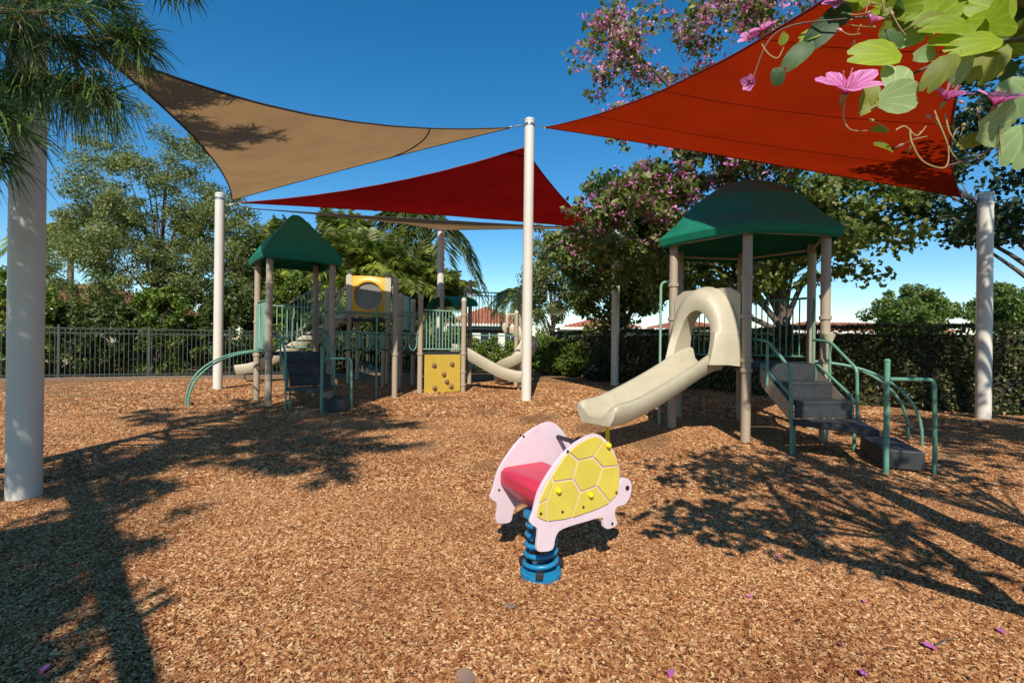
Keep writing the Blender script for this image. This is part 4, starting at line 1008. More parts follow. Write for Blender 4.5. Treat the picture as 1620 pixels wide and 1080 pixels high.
# ---- shrubs behind the fence
rs_ = random.Random(4)
SHR = [(-16.6, 13.9, 1.5, 1.5, 'dense dark shrub behind the fence at the far left edge'), (-14.9, 14.6, 1.6, 1.2, 'rounded green shrub just right of the thick left post'),
       (-13.1, 15.3, 1.45, 1.25, 'leafy shrub behind the fence under the grey green oak'), (-11.5, 16.0, 1.5, 1.2, 'bright leafed shrub behind the fence left of the slim post'),
       (-9.9, 16.8, 1.7, 1.25, 'leafy shrub behind the slim cream post'), (-8.2, 17.6, 1.9, 1.3, 'tall yellow green shrub behind the small roofed tower'),
       (-6.4, 18.4, 1.7, 1.3, 'green shrub behind the bubble window legs'), (-4.6, 19.2, 1.6, 1.3, 'dark shrub below the bubble window and palms'),
       (-2.8, 19.9, 1.15, 1.2, 'low shrub behind the yellow climbing board')]
for i, (x, y, h, w, lab) in enumerate(SHR):
    h *= (1.5, 1.5, 1.25, 1.4, 1.45, 1.45, 1.3, 1.2, 1.1)[i]; shrub(40 + i, lab, (x, y, h * 0.62), (w, w * 0.8, h * 0.72), M_bau_d if i in (0, 7) else M_mix_shade if i in (2, 4, 6) else M_shrub, n=170, per=90, ln=0.15, wd=0.08, group='shrubs along the fence')
SH2 = [(-0.6, 21.0, 1.0, 1.3, 'clipped round green shrub seen under the long railing'), (1.3, 19.6, 1.25, 1.0, 'loose light green shrub beside the white centre post'), (2.0, 18.2, 1.1, 0.8, 'shrub at the near end of the hedge left of the tan post'),
       (3.05, 16.1, 0.5, 0.55, 'low dark bush at the foot of the hedge by the tan post')]
for i, (x, y, h, w, lab) in enumerate(SH2): shrub(60 + i, lab, (x, y, h * 0.6), (w, w * 0.8, h * 0.68), M_shrub if i != 3 else M_bau_d, n=110, per=90, ln=0.11, wd=0.065, group='shrubs by the hedge')

# ---- trees
ob = V(-13.4, 18.2, 0)
oakx = np.concatenate([clumps(np.random.default_rng(77), (-16.5, 18.2, 4.0), (1.7, 1.5, 2.2), 60), clumps(np.random.default_rng(78), (-11.0, 17.8, 4.2), (1.9, 1.6, 2.4), 90)])
tree(1, 'big grey green oak tree behind the metal fence at left', ob, ob + V(0.1, 0, 2.3), (-13.5, 18.2, 5.6), (3.3, 2.4, 3.7), M_oak, ncl=420, per=190, crad=0.46, ln=0.105, wd=0.055, r0=0.14, gaps=0.38, nl=16, extra=oakx, name='oak_tree')
ta = V(6.75, 11.9, 0)
up_extra = np.concatenate([clumps(np.random.default_rng(5), P(1010, 90, 12.5), (1.3, 1.0, 1.0), 26, 0.2), clumps(np.random.default_rng(6), P(1130, 55, 12.2), (1.3, 1.0, 1.3), 30, 0.2), clumps(np.random.default_rng(7), P(1230, -10, 12.0), (1.2, 1.0, 1.2), 26, 0.2), clumps(np.random.default_rng(8), P(960, 60, 13), (0.6, 0.8, 0.9), 12, 0.2)])
def keepA(cl):                                             # open gaps where the photograph shows sky between the boughs
    u = cl[:, 0] / cl[:, 1]; w = (cl[:, 2] - HC) / cl[:, 1]
    return ~((u > 0.74) & (w < 0.19)) & ~((u < 0.33) & (w > 0.36) & (w < 0.42)) & ~((u > 0.25) & (w < 0.10) & (u < 0.74))
tree(2, 'pink flowering orchid tree spreading behind the right play tower', ta, ta + V(-0.1, 0, 2.0), (5.9, 12.0, 4.9), (4.0, 2.2, 2.9), M_bau, ncl=520, per=75, crad=0.42, ln=0.15, wd=0.12, r0=0.17, gaps=0.16, nl=16, extra=up_extra, name='flowering_tree', group='flowering trees',
     flowers=(M_blos, 2700, 0.125, lambda c: ((c[:, 2] > 3.8) & (c[:, 0] < 6.2)) | (c[:, 2] > 7.4)), keep=keepA, extra_per=30)
tb = V(3.9, 17.2, 0)
tree(3, 'pink flowering tree behind the hedge and the dappled tan post', tb, tb + V(0, 0, 2.0), (4.0, 17.0, 4.6), (2.7, 1.9, 2.7), M_bau, ncl=320, per=90, crad=0.45, ln=0.16, wd=0.12, r0=0.13, gaps=0.15, name='flowering_tree', group='flowering trees',
     flowers=(M_blos, 700, 0.13, lambda c: c[:, 2] > 3.2))
tcb = V(10.9, 9.6, 0)
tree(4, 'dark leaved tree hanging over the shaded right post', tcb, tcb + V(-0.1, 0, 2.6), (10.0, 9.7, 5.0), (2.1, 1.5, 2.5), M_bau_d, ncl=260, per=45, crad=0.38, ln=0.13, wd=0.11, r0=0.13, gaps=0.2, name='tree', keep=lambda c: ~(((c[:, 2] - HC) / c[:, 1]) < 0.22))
td = V(1.9, 22.5, 0)
tree(5, 'slender grey green tree right of the white centre post', td, td + V(0.0, 0, 1.9), (2.1, 22.5, 4.3), (1.8, 1.5, 2.2), M_oak, ncl=170, per=130, crad=0.45, ln=0.13, wd=0.075, r0=0.15, gaps=0.2, bark=M_bark)
for i, (px, lab) in enumerate(((1440, 'bright yellow green tree far beyond the hedge'), (1600, 'pale green far tree right of the shaded post'))):
    q = P(px, 541, 30); q.z = 0
    tree(20 + i, lab, q, q + V(0, 0, 1.6), (q.x, q.y, 3.1 + 0.2 * i), (2.3, 2.0, 1.9), M_far, ncl=170, per=90, crad=0.5, ln=0.22, wd=0.14, r0=0.16, gaps=0.1, name='far_tree')

# ---- palms
def frond(rng, V_, F_, base, az, elev, length, droop, nleaf=32, ll=0.45, lw=0.035):
    d = V(math.cos(az), math.sin(az), 0); pts = []
    for i in range(13):
        f = i / 12; pts.append(Vector(base) + d * (length * f * math.cos(elev) * (1 - 0.12 * f)) + UZ * (length * f * math.sin(elev) - droop * f * f))
    k = len(V_); r = 0.018
    s = V(-d.y, d.x, 0)
    for i, p in enumerate(pts):
        w = r * (1 - 0.85 * i / 12); V_.append(p + s * w); V_.append(p - s * w)
    for i in range(12): F_.append((k + 2 * i, k + 2 * i + 2, k + 2 * i + 1)); F_.append((k + 2 * i + 1, k + 2 * i + 2, k + 2 * i + 3))
    for i in range(nleaf):
        f = 0.14 + 0.86 * (i + 0.5) / nleaf; j = min(11, int(f * 12)); p = pts[j].lerp(pts[j + 1], f * 12 - j); tg = (pts[j + 1] - pts[j]).normalized()
        L_ = ll * (0.55 + 0.9 * math.sin(math.pi * min(1, f * 0.9 + 0.08))) * rng.uniform(0.8, 1.1)
        for sg in (-1, 1):
            dr = (s * sg * 0.8 + tg * 0.65 + UZ * rng.uniform(-0.45, 0.1)).normalized(); q = p + dr * L_ * 0.55; e = p + dr * L_ + UZ * (-0.22 * L_); wv = tg * lw * 0.5
            k = len(V_); V_ += [p, q + wv, e, q - wv]; F_ += [(k, k + 1, k + 2), (k, k + 2, k + 3)]
def palm(seed, label, base, trunk_h, nfr, length, droop, mat, lean=(0, 0), r=0.10, clump=1, name='palm_tree', ll=0.45, elevs=(-0.2, 1.25), trunkmat=None, lw=0.06):
    rng = np.random.default_rng(seed); base = Vector(base); t = thing(name, label, 'palm', base, 'palms behind the play structure')
    V_ = []; F_ = []; 
    for c in range(clump):
        off = V(rng.normal() * 0.35, rng.normal() * 0.3, 0) * (1 if clump > 1 else 0); h = trunk_h * (rng.uniform(0.6, 1.1) if clump > 1 else 1)
        tp = base + off + V(lean[0], lean[1], h); m = MB(); pts = bez(base + off - UZ * 0.1, base + off + UZ * h * 0.4, tp - UZ * h * 0.3 + V(lean[0], lean[1], 0) * -0.2, tp, 12)
        m.tube(pts, [r * (1.15 - 0.35 * i / 12 + (0.06 if i % 2 else 0)) for i in range(13)], 9); m.build('trunk', trunkmat or M_bark_l, t, smooth=60, fix=False)
        for i in range(nfr):
            el = elevs[0] + (elevs[1] - elevs[0]) * ((i * 0.618 + c * 0.3) % 1.0)
            frond(rng, V_, F_, tp + UZ * 0.05, i * 2.399 + c + rng.uniform(-0.2, 0.2), el, length * rng.uniform(0.8, 1.1), droop * (1.25 - 0.5 * el), ll=ll, lw=lw)
    mesh_np('fronds', np.array([tuple(v) for v in V_]), np.array(F_), mat, t); return t
PAL = [(455, 21.0, 3.6, 'loose palm half hidden by the small green roof'), (662, 20.5, 3.0, 'yellow green clump palm at the foot of the tall coconut palm'), (425, 19.5, 2.9, 'bushy yellow green palm behind the small green roof'), (492, 20.5, 3.6, 'feathery palm between the small roof and the bubble window'), (565, 19.8, 3.4, 'feathery clump palm straight above the yellow bubble window'),
       (622, 21.0, 3.7, 'yellow green clump palm right of the bubble window'), (535, 22.5, 4.3, 'taller clump palm at the back above the tan sail edge')]
for i, (px, Y, h, lab) in enumerate(PAL):
    q = P(px, 541, Y); q.z = 0; palm(100 + i, lab, q, h * 1.25, 15, 2.3, 0.9, M_palm, clump=8, r=0.05, name='clump_palm', ll=0.5, elevs=(-0.1, 1.4), lw=0.045)
q = P(668, 541, 23); q.z = 0
palm(120, 'tall dark coconut palm behind the dark red sail', q, 7.4, 18, 3.6, 2.0, M_coco, lean=(0.3, 0), r=0.16, ll=0.8, elevs=(-0.5, 1.2), trunkmat=M_bark)
q = P(822, 541, 27); q.z = 0
palm(121, 'small drooping palm just left of the white centre post', q, 3.9, 14, 2.3, 1.8, M_coco, r=0.13, ll=0.55, elevs=(-0.3, 1.1))
q = P(110, 541, 22); q.z = 0
palm(122, 'palm with drooping fronds behind the oak at far left', q, 6.2, 14, 2.8, 1.8, M_palm, r=0.13, ll=0.6, elevs=(-0.4, 1.1))

# ---- pine close by on the left: trunk outside the frame, boughs reach in at the top left
def tuft(rng, V_, F_, p, d, n, ln, wd=0.0026, spread=0.9, grav=0.25):
    p = np.array(p); d = np.array(d) / np.linalg.norm(d)
    dr = unit(rng.normal(size=(n, 3)) * spread + d); st = p + rng.normal(size=(n, 3)) * 0.012 - d * rng.uniform(0, 0.14, (n, 1))
    L_ = ln * rng.uniform(0.7, 1.15, (n, 1)); mid = st + dr * L_ * 0.55; e = st + dr * L_ + np.array([0, 0, -1]) * grav * L_ ** 1.0 * 0.8
    s = unit(np.cross(dr, rng.normal(size=(n, 3)))) * wd
    v = np.stack([st - s * 0.7, st + s * 0.7, mid - s, mid + s, e], 1).reshape(-1, 3); i = np.arange(n)[:, None] * 5 + sum(len(x) for x in V_)
    f = np.concatenate([i + np.array([[0, 1, 3]]), i + np.array([[0, 3, 2]]), i + np.array([[2, 3, 4]])], 1).reshape(-1, 3); V_.append(v); F_.append(f)
pb = V(-4.95, 2.3, 0)
pine = thing('pine_tree', 'long needled pine leaning in over the left post at top left', 'tree', pb)
rng = np.random.default_rng(9); tm = MB(); tp = smoothpath([pb - UZ * 0.1, pb + V(0.03, 0, 1.5), pb + V(-0.02, 0.05, 3.2), pb + V(0.08, 0, 5.0), pb + V(0.1, 0, 7.6)], 4)
tm.tube(tp, [0.16 - 0.13 * i / (len(tp) - 1) for i in range(len(tp))], 10); tm.build('trunk', M_bark, pine, fix=False)
V_ = []; F_ = []; DV = []; DF = []
def bough(p0, p1, p2, ntuft, n=46, ln=0.21, side=0.35, r=0.022, wd=0.0026, start=0.3, dead=True, grav=0.35):
    path = bez(p0, Vector(p0).lerp(Vector(p1), 0.6), p1, p2, 12); MB().tube(path, [r * (1 - 0.8 * i / 12) for i in range(13)], 7).build('bough', M_bark, pine, fix=False)
    for i in range(ntuft):
        f = start + (1 - start) * (i + rng.uniform(0, 1)) / ntuft; j = min(11, int(f * 12)); c = path[j].lerp(path[j + 1], f * 12 - j); tg = (path[j + 1] - path[j]).normalized()
        off = Vector(rng.normal(size=3)); off = (off - tg * off.dot(tg)).normalized(); e = c + off * side * rng.uniform(0.25, 1.0) * (1.1 - 0.5 * f) + tg * side * 0.5
        MB_tw.tube([c, c.lerp(e, 0.5) + UZ * 0.01, e], [0.006, 0.005, 0.003], 5)
        tuft(rng, V_, F_, e, tuple((e - c).normalized() + tg * 0.5 - UZ * grav), n, ln, wd, 0.9, grav)
        if dead and rng.uniform() < 0.25: tuft(rng, DV, DF, c, tuple(off - UZ * 0.4), 12, ln * 0.9, wd)
    tuft(rng, V_, F_, path[-1], tuple((path[-1] - path[-2]).normalized()), int(n * 1.3), ln, wd, 0.7)
MB_tw = MB()
def at(px, py, Y): return P(px, py, Y)
tr_ = lambda z: V(pb.x + 0.03, pb.y, z)
bough(tr_(2.85), at(60, 60, 2.7), at(215, 62, 2.45), 18, n=56, side=0.17, wd=0.0032, start=0.5)
bough(tr_(2.75), at(40, 140, 2.7), at(170, 150, 2.45), 18, n=50, side=0.08, wd=0.0030, start=0.66, grav=1.0)
bough(tr_(3.1), at(60, 5, 2.6), at(190, 8, 2.6), 15, n=48, side=0.2, start=0.4)
bough(tr_(2.9), at(30, 30, 2.3), at(95, 15, 2.2), 9, n=46, side=0.2)
bough(tr_(2.35), at(-60, 150, 2.3), at(2, 180, 2.1), 12, n=60, side=0.18, wd=0.0032)
bough(tr_(2.1), at(-80, 200, 2.3), at(-14, 250, 2.2), 12, n=60, side=0.16, wd=0.0032)
bough(tr_(3.3), at(40, -60, 2.7), at(120, -50, 2.7), 12, n=46, side=0.3)
# boughs outside the frame, they shade the ground, the sail and the post
for z, az, ln_ in ((2.7, -50, 3.6), (2.9, -75, 3.0), (3.3, -30, 3.4), (3.6, -60, 3.0), (3.9, 5, 2.9), (4.2, 40, 2.6), (4.4, -40, 2.6), (4.6, 80, 2.2), (4.9, 120, 1.9), (5.0, 0, 2.1), (5.3, 45, 1.8), (5.5, -70, 1.8), (3.4, 95, 1.8), (3.5, 12, 2.4), (3.8, -22, 3.4), (4.1, 25, 2.3), (4.5, -10, 2.8), (3.7, 140, 2.0), (5.9, 68, 2.5), (6.5, 80, 2.2), (6.9, 60, 1.8), (5.9, 20, 1.4), (6.2, 90, 1.1), (6.4, -30, 1.0)):
    d = V(math.cos(R_(az)), math.sin(R_(az)), 0); bough(tr_(z), tr_(z) + d * ln_ * 0.5 + UZ * 0.25, tr_(z) + d * ln_ + UZ * 0.2, int(15 * ln_), n=44, ln=0.25, side=0.5, r=0.04, wd=0.0075, start=0.2, dead=False)
lw_ = smoothpath([tr_(2.5), V(-4.0, 1.3, 2.5), V(-2.55, -0.1, 2.5), V(-1.4, -1.3, 2.5), V(-0.9, -1.9, 2.5)], 5)
MB().tube(lw_, [0.075 - 0.03 * i / (len(lw_) - 1) for i in range(len(lw_))], 9).build('bough', M_bark, pine, fix=False)      # bare bough added out of view, shaped to cast the strip shadow lower left
MB_tw.build('twigs', M_bark, pine, fix=False)['kind'] = 'stuff'
mesh_np('needles', np.concatenate(V_), np.concatenate(F_), M_pine, pine)['kind'] = 'stuff'
mesh_np('dry_needles', np.concatenate(DV), np.concatenate(DF), M_dead, pine)['kind'] = 'stuff'
# ================================================================== ORCHID TREE CLOSE TO THE CAMERA (trunk outside the frame on the right)
M_nleaf = [nearleafmat('near_leaf_bright', (0.20, 0.30, 0.015), (0.36, 0.46, 0.035), 0.45), nearleafmat('near_leaf_pale', (0.22, 0.32, 0.13), (0.36, 0.46, 0.20), 0.3), nearleafmat('near_leaf_dark', (0.025, 0.06, 0.018), (0.07, 0.13, 0.03), 0.3), nearleafmat('near_leaf_olive', (0.15, 0.18, 0.018), (0.27, 0.29, 0.035), 0.45)]
M_petal = nearleafmat('orchid_petal', (0.66, 0.16, 0.44), (0.80, 0.36, 0.60), 0.35, True)
M_petal2 = nearleafmat('purple_petal', (0.46, 0.09, 0.42), (0.62, 0.22, 0.55), 0.35, True)
M_stam = plain('stamen', (0.62, 0.30, 0.34), 0.6)
M_pod = plain('pod_stalk', (0.36, 0.25, 0.10), 0.7, 0.3, 20.0)
nb = V(3.0, 1.35, 0)
nt_ = thing('flowering_tree', 'large leaved pink orchid tree with boughs hanging in at the top right corner', 'tree', nb, 'flowering trees')
tk = MB(); tkp = smoothpath([nb - UZ * 0.1, V(2.85, 1.32, 0.45), V(2.35, 1.22, 0.98), V(1.75, 1.12, 1.55), V(1.30, 1.1, 1.98), V(1.15, 1.2, 2.15)], 5)
tk.tube(tkp, [0.095 - 0.082 * i / (len(tkp) - 1) for i in range(len(tkp))], 12); tk.build('trunk', M_bark, nt_, fix=False)
def limb_(pts, r0, r1, name='bough', mat=None, n=5, seg=7):
    p = smoothpath(pts, n); return MB().tube(p, [r0 + (r1 - r0) * i / (len(p) - 1) for i in range(len(p))], seg).build(name, mat or M_bark, nt_, fix=False)
limb_([V(2.35, 1.22, 0.98), V(2.5, 0.9, 1.9), V(2.3, 0.5, 2.9), V(2.0, 0.2, 3.8)], 0.06, 0.015)
limb_([V(1.75, 1.12, 1.55), V(1.95, 1.2, 2.3), V(2.1, 1.3, 2.9), V(2.2, 1.4, 3.3)], 0.05, 0.012)
limb_([V(2.85, 1.32, 0.45), V(3.4, 1.5, 1.5), V(4.0, 1.6, 2.6), V(4.3, 1.7, 3.6)], 0.03, 0.01)
NY = 1.12
# boughs seen in the picture
limb_([V(1.25, 1.06, 1.95), at(1560, 10, 1.28), at(1440, 25, 1.28), at(1340, 30, 1.22), at(1290, 55, 1.2)], 0.005, 0.002)
limb_([at(1660, 60, 1.05), at(1560, 70, 1.2), at(1470, 105, 1.2), at(1400, 140, 1.16)], 0.006, 0.0025)
limb_([at(1700, 200, 1.1), at(1600, 222, 1.1), at(1540, 250, 1.1), at(1500, 262, 1.12)], 0.0045, 0.002)
limb_([at(1340, 30, 1.15), at(1255, 40, 1.2), at(1215, 66, 1.2), at(1190, 128, 1.2)], 0.0022, 0.0013)
limb_([at(1660, 60, 1.05), at(1660, 120, 1.08), at(1640, 200, 1.1)], 0.006, 0.004)
# leaf mesh: two lobed, folded along the rib
def leaf_mesh():
    half = [(0.0, -0.02), (0.20, 0.0), (0.40, 0.16), (0.49, 0.38), (0.47, 0.62), (0.36, 0.84), (0.20, 0.97), (0.07, 0.95), (0.0, 0.84)]
    vs_ = []; fs = []
    rib = [(0, -0.02 + 0.86 * k / 4) for k in range(5)]
    for a, b in rib: vs_.append((0, b, -0.03 * (2 * b - 1) ** 2))
    for sg in (1, -1):
        k = len(vs_)
        for a, b in half[1:-1]: vs_.append((a * sg, b, 0.16 * a ** 1.3 - 0.10 * (2 * b - 1) ** 2 + 0.015 * math.sin(9 * b)))
        m = len(half) - 2; seq = [0] + [k + i for i in range(m)] + [4]
        for i in range(len(seq) - 1):
            j = min(4, int(round(i * 4 / (len(seq) - 2)))); j2 = min(4, int(round((i + 1) * 4 / (len(seq) - 2))))
            q = [seq[i], seq[i + 1]]; 
            if j2 != seq[i + 1]: q.append(j2)
            if j != j2 and j != seq[i]: q.append(j)
            q = list(dict.fromkeys(q))
            if len(q) >= 3: fs.append(tuple(q if sg > 0 else q[::-1]))
    me = bpy.data.meshes.new('leaf'); me.from_pydata(vs_, [], fs); me.polygons.foreach_set('use_smooth', [True] * len(me.polygons)); return me
LM = []
for mt in M_nleaf:
    me = leaf_mesh(); me.materials.append(mt); LM.append(me)
rl = random.Random(8)
def put_leaf(px, py, ln_px, ang, tone, Y=None, wide=1.0, tilt=None, roll=None):
    """ang: direction of the leaf tip on the picture, degrees from right, counter clockwise; tilt: foreshortening lean towards or away"""
    Y = Y or rl.uniform(1.04, 1.2); c = P(px, py, Y); ln = ln_px / FPX * Y
    a = R_(ang); tilt = R_(rl.uniform(-40, 40) if tilt is None else tilt); roll = R_(rl.uniform(-35, 35) if roll is None else roll)
    y = Vector((math.cos(a) * math.cos(tilt), math.sin(tilt), math.sin(a) * math.cos(tilt))); vw = Vector((0, -1, 0))
    x = y.cross(vw).normalized(); x = Quaternion(y, roll) @ x; z = x.cross(y)
    M = Matrix((x, y, z)).transposed().to_4x4(); L_ = ln / max(0.6, math.cos(tilt))
    o = bpy.data.objects.new('leaf', LM[tone]); COL.objects.link(o); o.parent = nt_
    M.translation = c - y * L_ * 0.5 - rootloc(nt_)
    o.matrix_local = M @ Matrix.Diagonal((L_ * wide, L_, L_, 1)); return o
for a in [(1383, 86, 78, 175, 0, 1.12, 0.62, 10, 10), (1427, 153, 72, 10, 1, 1.10, 0.72, 5, 15), (1417, 120, 58, 75, 1, 1.13, 0.8, 20, -10), (1494, 42, 72, 170, 0, 1.1, 0.6, 15, 20), (1540, 72, 82, 190, 0, 1.08, 0.5, 10, 15), (1500, 66, 56, 170, 0, 1.1, 0.5, 15, 20), (1470, 30, 50, 200, 3, 1.12, 0.5, 10, 30),
          (1486, 115, 68, 235, 3, 1.08, 0.55, 10, 35), (1520, 107, 55, 260, 1, 1.1, 0.7, 20, -20), (1562, 100, 70, 245, 3, 1.12, 0.7, 10, 30), (1590, 25, 80, 30, 0, 1.1, 0.8, 20, 10), (1566, 12, 70, 150, 0, 1.12, 0.8, 15, -10),
          (1606, 160, 70, 300, 1, 1.1, 0.9, 10, 10), (1582, 198, 84, 20, 1, 1.08, 0.75, 15, 25), (1613, 233, 70, 250, 1, 1.08, 0.9, 5, 10), (1543, 222, 50, 200, 3, 1.1, 0.55, 10, 30),
          (1262, 88, 58, 225, 2, 1.2, 0.55, 10, 20), (1298, 52, 62, 228, 2, 1.19, 0.6, 10, 10), (1322, 28, 50, 210, 2, 1.2, 0.7, 10, 0), (1230, 122, 28, 280, 2, 1.2, 0.8, 10, 10), (1283, 55, 34, 190, 0, 1.2, 0.6, 20, 20), (1240, 60, 26, 60, 3, 1.2, 0.6, 10, 10),
          (1375, 153, 42, 250, 3, 1.13, 0.6, 10, 20), (1375, 170, 34, 215, 3, 1.13, 0.5, 10, 20), (1452, 15, 60, 200, 0, 1.14, 0.7, 10, 20), (1421, 23, 45, 160, 3, 1.15, 0.6, 10, 10), (1467, 84, 48, 20, 1, 1.12, 0.55, 10, 20),
          (1392, 205, 30, 180, 3, 1.15, 0.5, 0, 20), (1398, 232, 34, 160, 3, 1.15, 0.5, 0, 30), (1412, 60, 40, 140, 2, 1.15, 0.7, 10, 10), (1440, 62, 46, 200, 1, 1.16, 0.6, 10, 10), (1550, 40, 62, 200, 0, 1.12, 0.6, 10, -10)]:
    put_leaf(*a)
for i in range(75):                                         # filling the corner
    px = rl.uniform(1420, 1650); py = rl.uniform(-40, 110 if px > 1500 else 45)
    put_leaf(px, py, rl.uniform(30, 58), rl.uniform(0, 360), rl.choice([0, 0, 0, 2, 3, 3]), rl.uniform(1.12, 1.35), rl.uniform(0.55, 0.85))
for i in range(16): put_leaf(rl.uniform(1340, 1460), rl.uniform(-30, 20), rl.uniform(35, 60), rl.uniform(150, 300), rl.choice([0, 2, 3]), rl.uniform(1.15, 1.35), 0.65)
# crown outside the picture: shades the mulch on the right
rngn = np.random.default_rng(31)
cl = np.concatenate([clumps(rngn, (2.45, 0.6, 3.1), (1.3, 1.0, 0.9), 46, 0.3), clumps(rngn, (3.3, 1.5, 3.2), (1.2, 1.2, 1.0), 46, 0.3), clumps(rngn, (2.0, 1.2, 3.3), (0.9, 0.5, 0.4), 20, 0.3), clumps(rngn, (1.35, 0.35, 2.55), (0.4, 0.3, 0.25), 5, 0.3), clumps(rngn, (1.6, 0.75, 2.3), (0.5, 0.35, 0.3), 8, 0.3)])
def offscreen(c):
    y = np.maximum(0.05, c[:, 1]); u = np.abs(c[:, 0] / y); w = (c[:, 2] - HC) / y
    return (c[:, 1] < 0.05) | (u > 1.35) | (w > 1.05)
pts = around(rngn, cl, 21, 0.20); pts = pts[offscreen(pts)]
v, f = leaf_cloud(rngn, pts, 0.11, 0.09, 0.4); mesh_np('crown', v, f, M_bau, nt_)['kind'] = 'stuff'
tw = MB()
for c in cl[::2]: 
    s0_ = V(2.4, 0.9, 1.9) if c[0] < 2.8 else V(3.4, 1.5, 1.6)
    c = Vector(c); tw.tube(bez(s0_, s0_.lerp(c, 0.3) + UZ * 0.1, s0_.lerp(c, 0.7) + UZ * 0.1, c, 5), [0.014, 0.012, 0.010, 0.008, 0.006, 0.004], 5)
# flowers: five petals, calyx and stamens
def petal_mesh(mat):
    vs_ = []; fs = []
    for i in range(6):
        f_ = i / 5; w = 0.42 * math.sin(math.pi * min(1, 0.10 + 0.84 * f_)) ** 0.8 * (0.35 + 0.75 * f_ if f_ < 0.7 else 1.0 - 0.25 * (f_ - 0.7) / 0.3); zc = 0.28 * f_ - 0.38 * f_ * f_
        for k in (-1, 0, 1): vs_.append((w * k, f_, zc + (0.10 * w * abs(k) + 0.02 * math.sin(7 * f_ + k))))
    for i in range(5):
        for k in range(2): a = i * 3 + k; fs.append((a, a + 1, a + 4, a + 3))
    me = bpy.data.meshes.new('petal'); me.from_pydata(vs_, [], fs); me.materials.append(mat); me.polygons.foreach_set('use_smooth', [True] * len(me.polygons)); return me
PM = [petal_mesh(M_petal), petal_mesh(M_petal2)]
def flower(px, py, size_px, tone, face=(0, -0.6, 0.8), spin=0.0, Y=1.12, close=0.5, parent=None):
    c = P(px, py, Y); L_ = size_px / FPX * Y * 0.56; fz = Vector(face).normalized(); fx = fz.orthogonal().normalized(); fy = fz.cross(fx)
    r0 = rootloc(nt_)
    m = MB(); m.lathe(c - fz * L_ * 0.35, [(L_ * 0.03, 0), (L_ * 0.09, L_ * 0.2), (L_ * 0.10, L_ * 0.34)], 8, fz); cal = m.build('flower', M_pod, nt_)
    for k in range(5):
        a = spin + k * 2 * math.pi / 5 + rl.uniform(-0.15, 0.15); rad = fx * math.cos(a) + fy * math.sin(a); y = (rad * math.cos(close) + fz * math.sin(close)).normalized(); x = y.cross(fz).normalized(); z = x.cross(y)
        M = Matrix((x, y, z)).transposed().to_4x4(); s_ = L_ * rl.uniform(0.88, 1.12); M.translation = c - r0
        o = bpy.data.objects.new('petal', PM[tone]); COL.objects.link(o); o.parent = cal; o.matrix_local = M @ Matrix.Diagonal((s_, s_, s_, 1))
    st = MB()
    for k in range(4):
        a = k * 1.6 + spin; d = (fz + (fx * math.cos(a) + fy * math.sin(a)) * 0.5).normalized(); st.tube([c, c + d * L_ * 0.35, c + d * L_ * 0.6 + fz * L_ * 0.1], [0.0012, 0.001, 0.0014], 5)
    o = st.build('stamens', M_stam, cal); o['kind'] = 'stuff'
for a in [(1337, 148, 92, 0, (-0.1, -0.72, 0.68), 0.3, 1.1, 0.5), (1495, 160, 66, 1, (0.15, -0.55, 0.82), 1.0, 1.12, 0.6), (1574, 168, 64, 0, (0.0, -0.6, 0.8), 0.2, 1.06, 0.65), (1191, 132, 34, 0, (-0.8, -0.5, -0.2), 0.5, 1.2, 0.9),
          (1207, 50, 46, 0, (-0.4, -0.5, 0.8), 1.2, 1.22, 0.4), (1322, 8, 40, 1, (-0.3, -0.8, 0.5), 0.4, 1.18, 0.4), (1376, 38, 34, 0, (0.3, -0.6, 0.7), 0.9, 1.16, 0.8), (1185, 62, 30, 0, (-0.5, -0.7, 0.5), 2.0, 1.24, 0.4)]:
    flower(*a)
# stalks and young pods
def stalk(pts, r0=0.0021, r1=0.0011, name='stalk'): limb_([at(*p) for p in pts], r0, r1, name, M_pod, 5, 6)
stalk([(1337, 160, 1.11), (1334, 185, 1.11), (1345, 205, 1.11), (1372, 207, 1.12)])
stalk([(1495, 180, 1.12), (1505, 215, 1.12), (1535, 245, 1.12), (1560, 255, 1.12)])
stalk([(1440, 205, 1.12), (1442, 225, 1.12), (1460, 255, 1.12), (1490, 266, 1.12), (1500, 255, 1.12), (1498, 225, 1.12), (1480, 185, 1.12)])
stalk([(1478, 175, 1.12), (1490, 205, 1.12), (1508, 245, 1.12), (1530, 262, 1.12)])
stalk([(1578, 190, 1.08), (1583, 225, 1.08), (1584, 245, 1.08)]); stalk([(1417, 206, 1.12), (1432, 200, 1.12), (1450, 215, 1.12), (1465, 200, 1.12)])
stalk([(1205, 70, 1.2), (1215, 85, 1.2), (1230, 92, 1.2), (1240, 75, 1.2)]); stalk([(1395, 0, 1.16), (1402, 22, 1.16), (1412, 35, 1.16)])
stalk([(1545, 170, 1.1), (1552, 205, 1.1), (1540, 235, 1.1)]); stalk([(1640, 200, 1.08), (1600, 225, 1.1), (1570, 250, 1.1)], 0.005, 0.002)
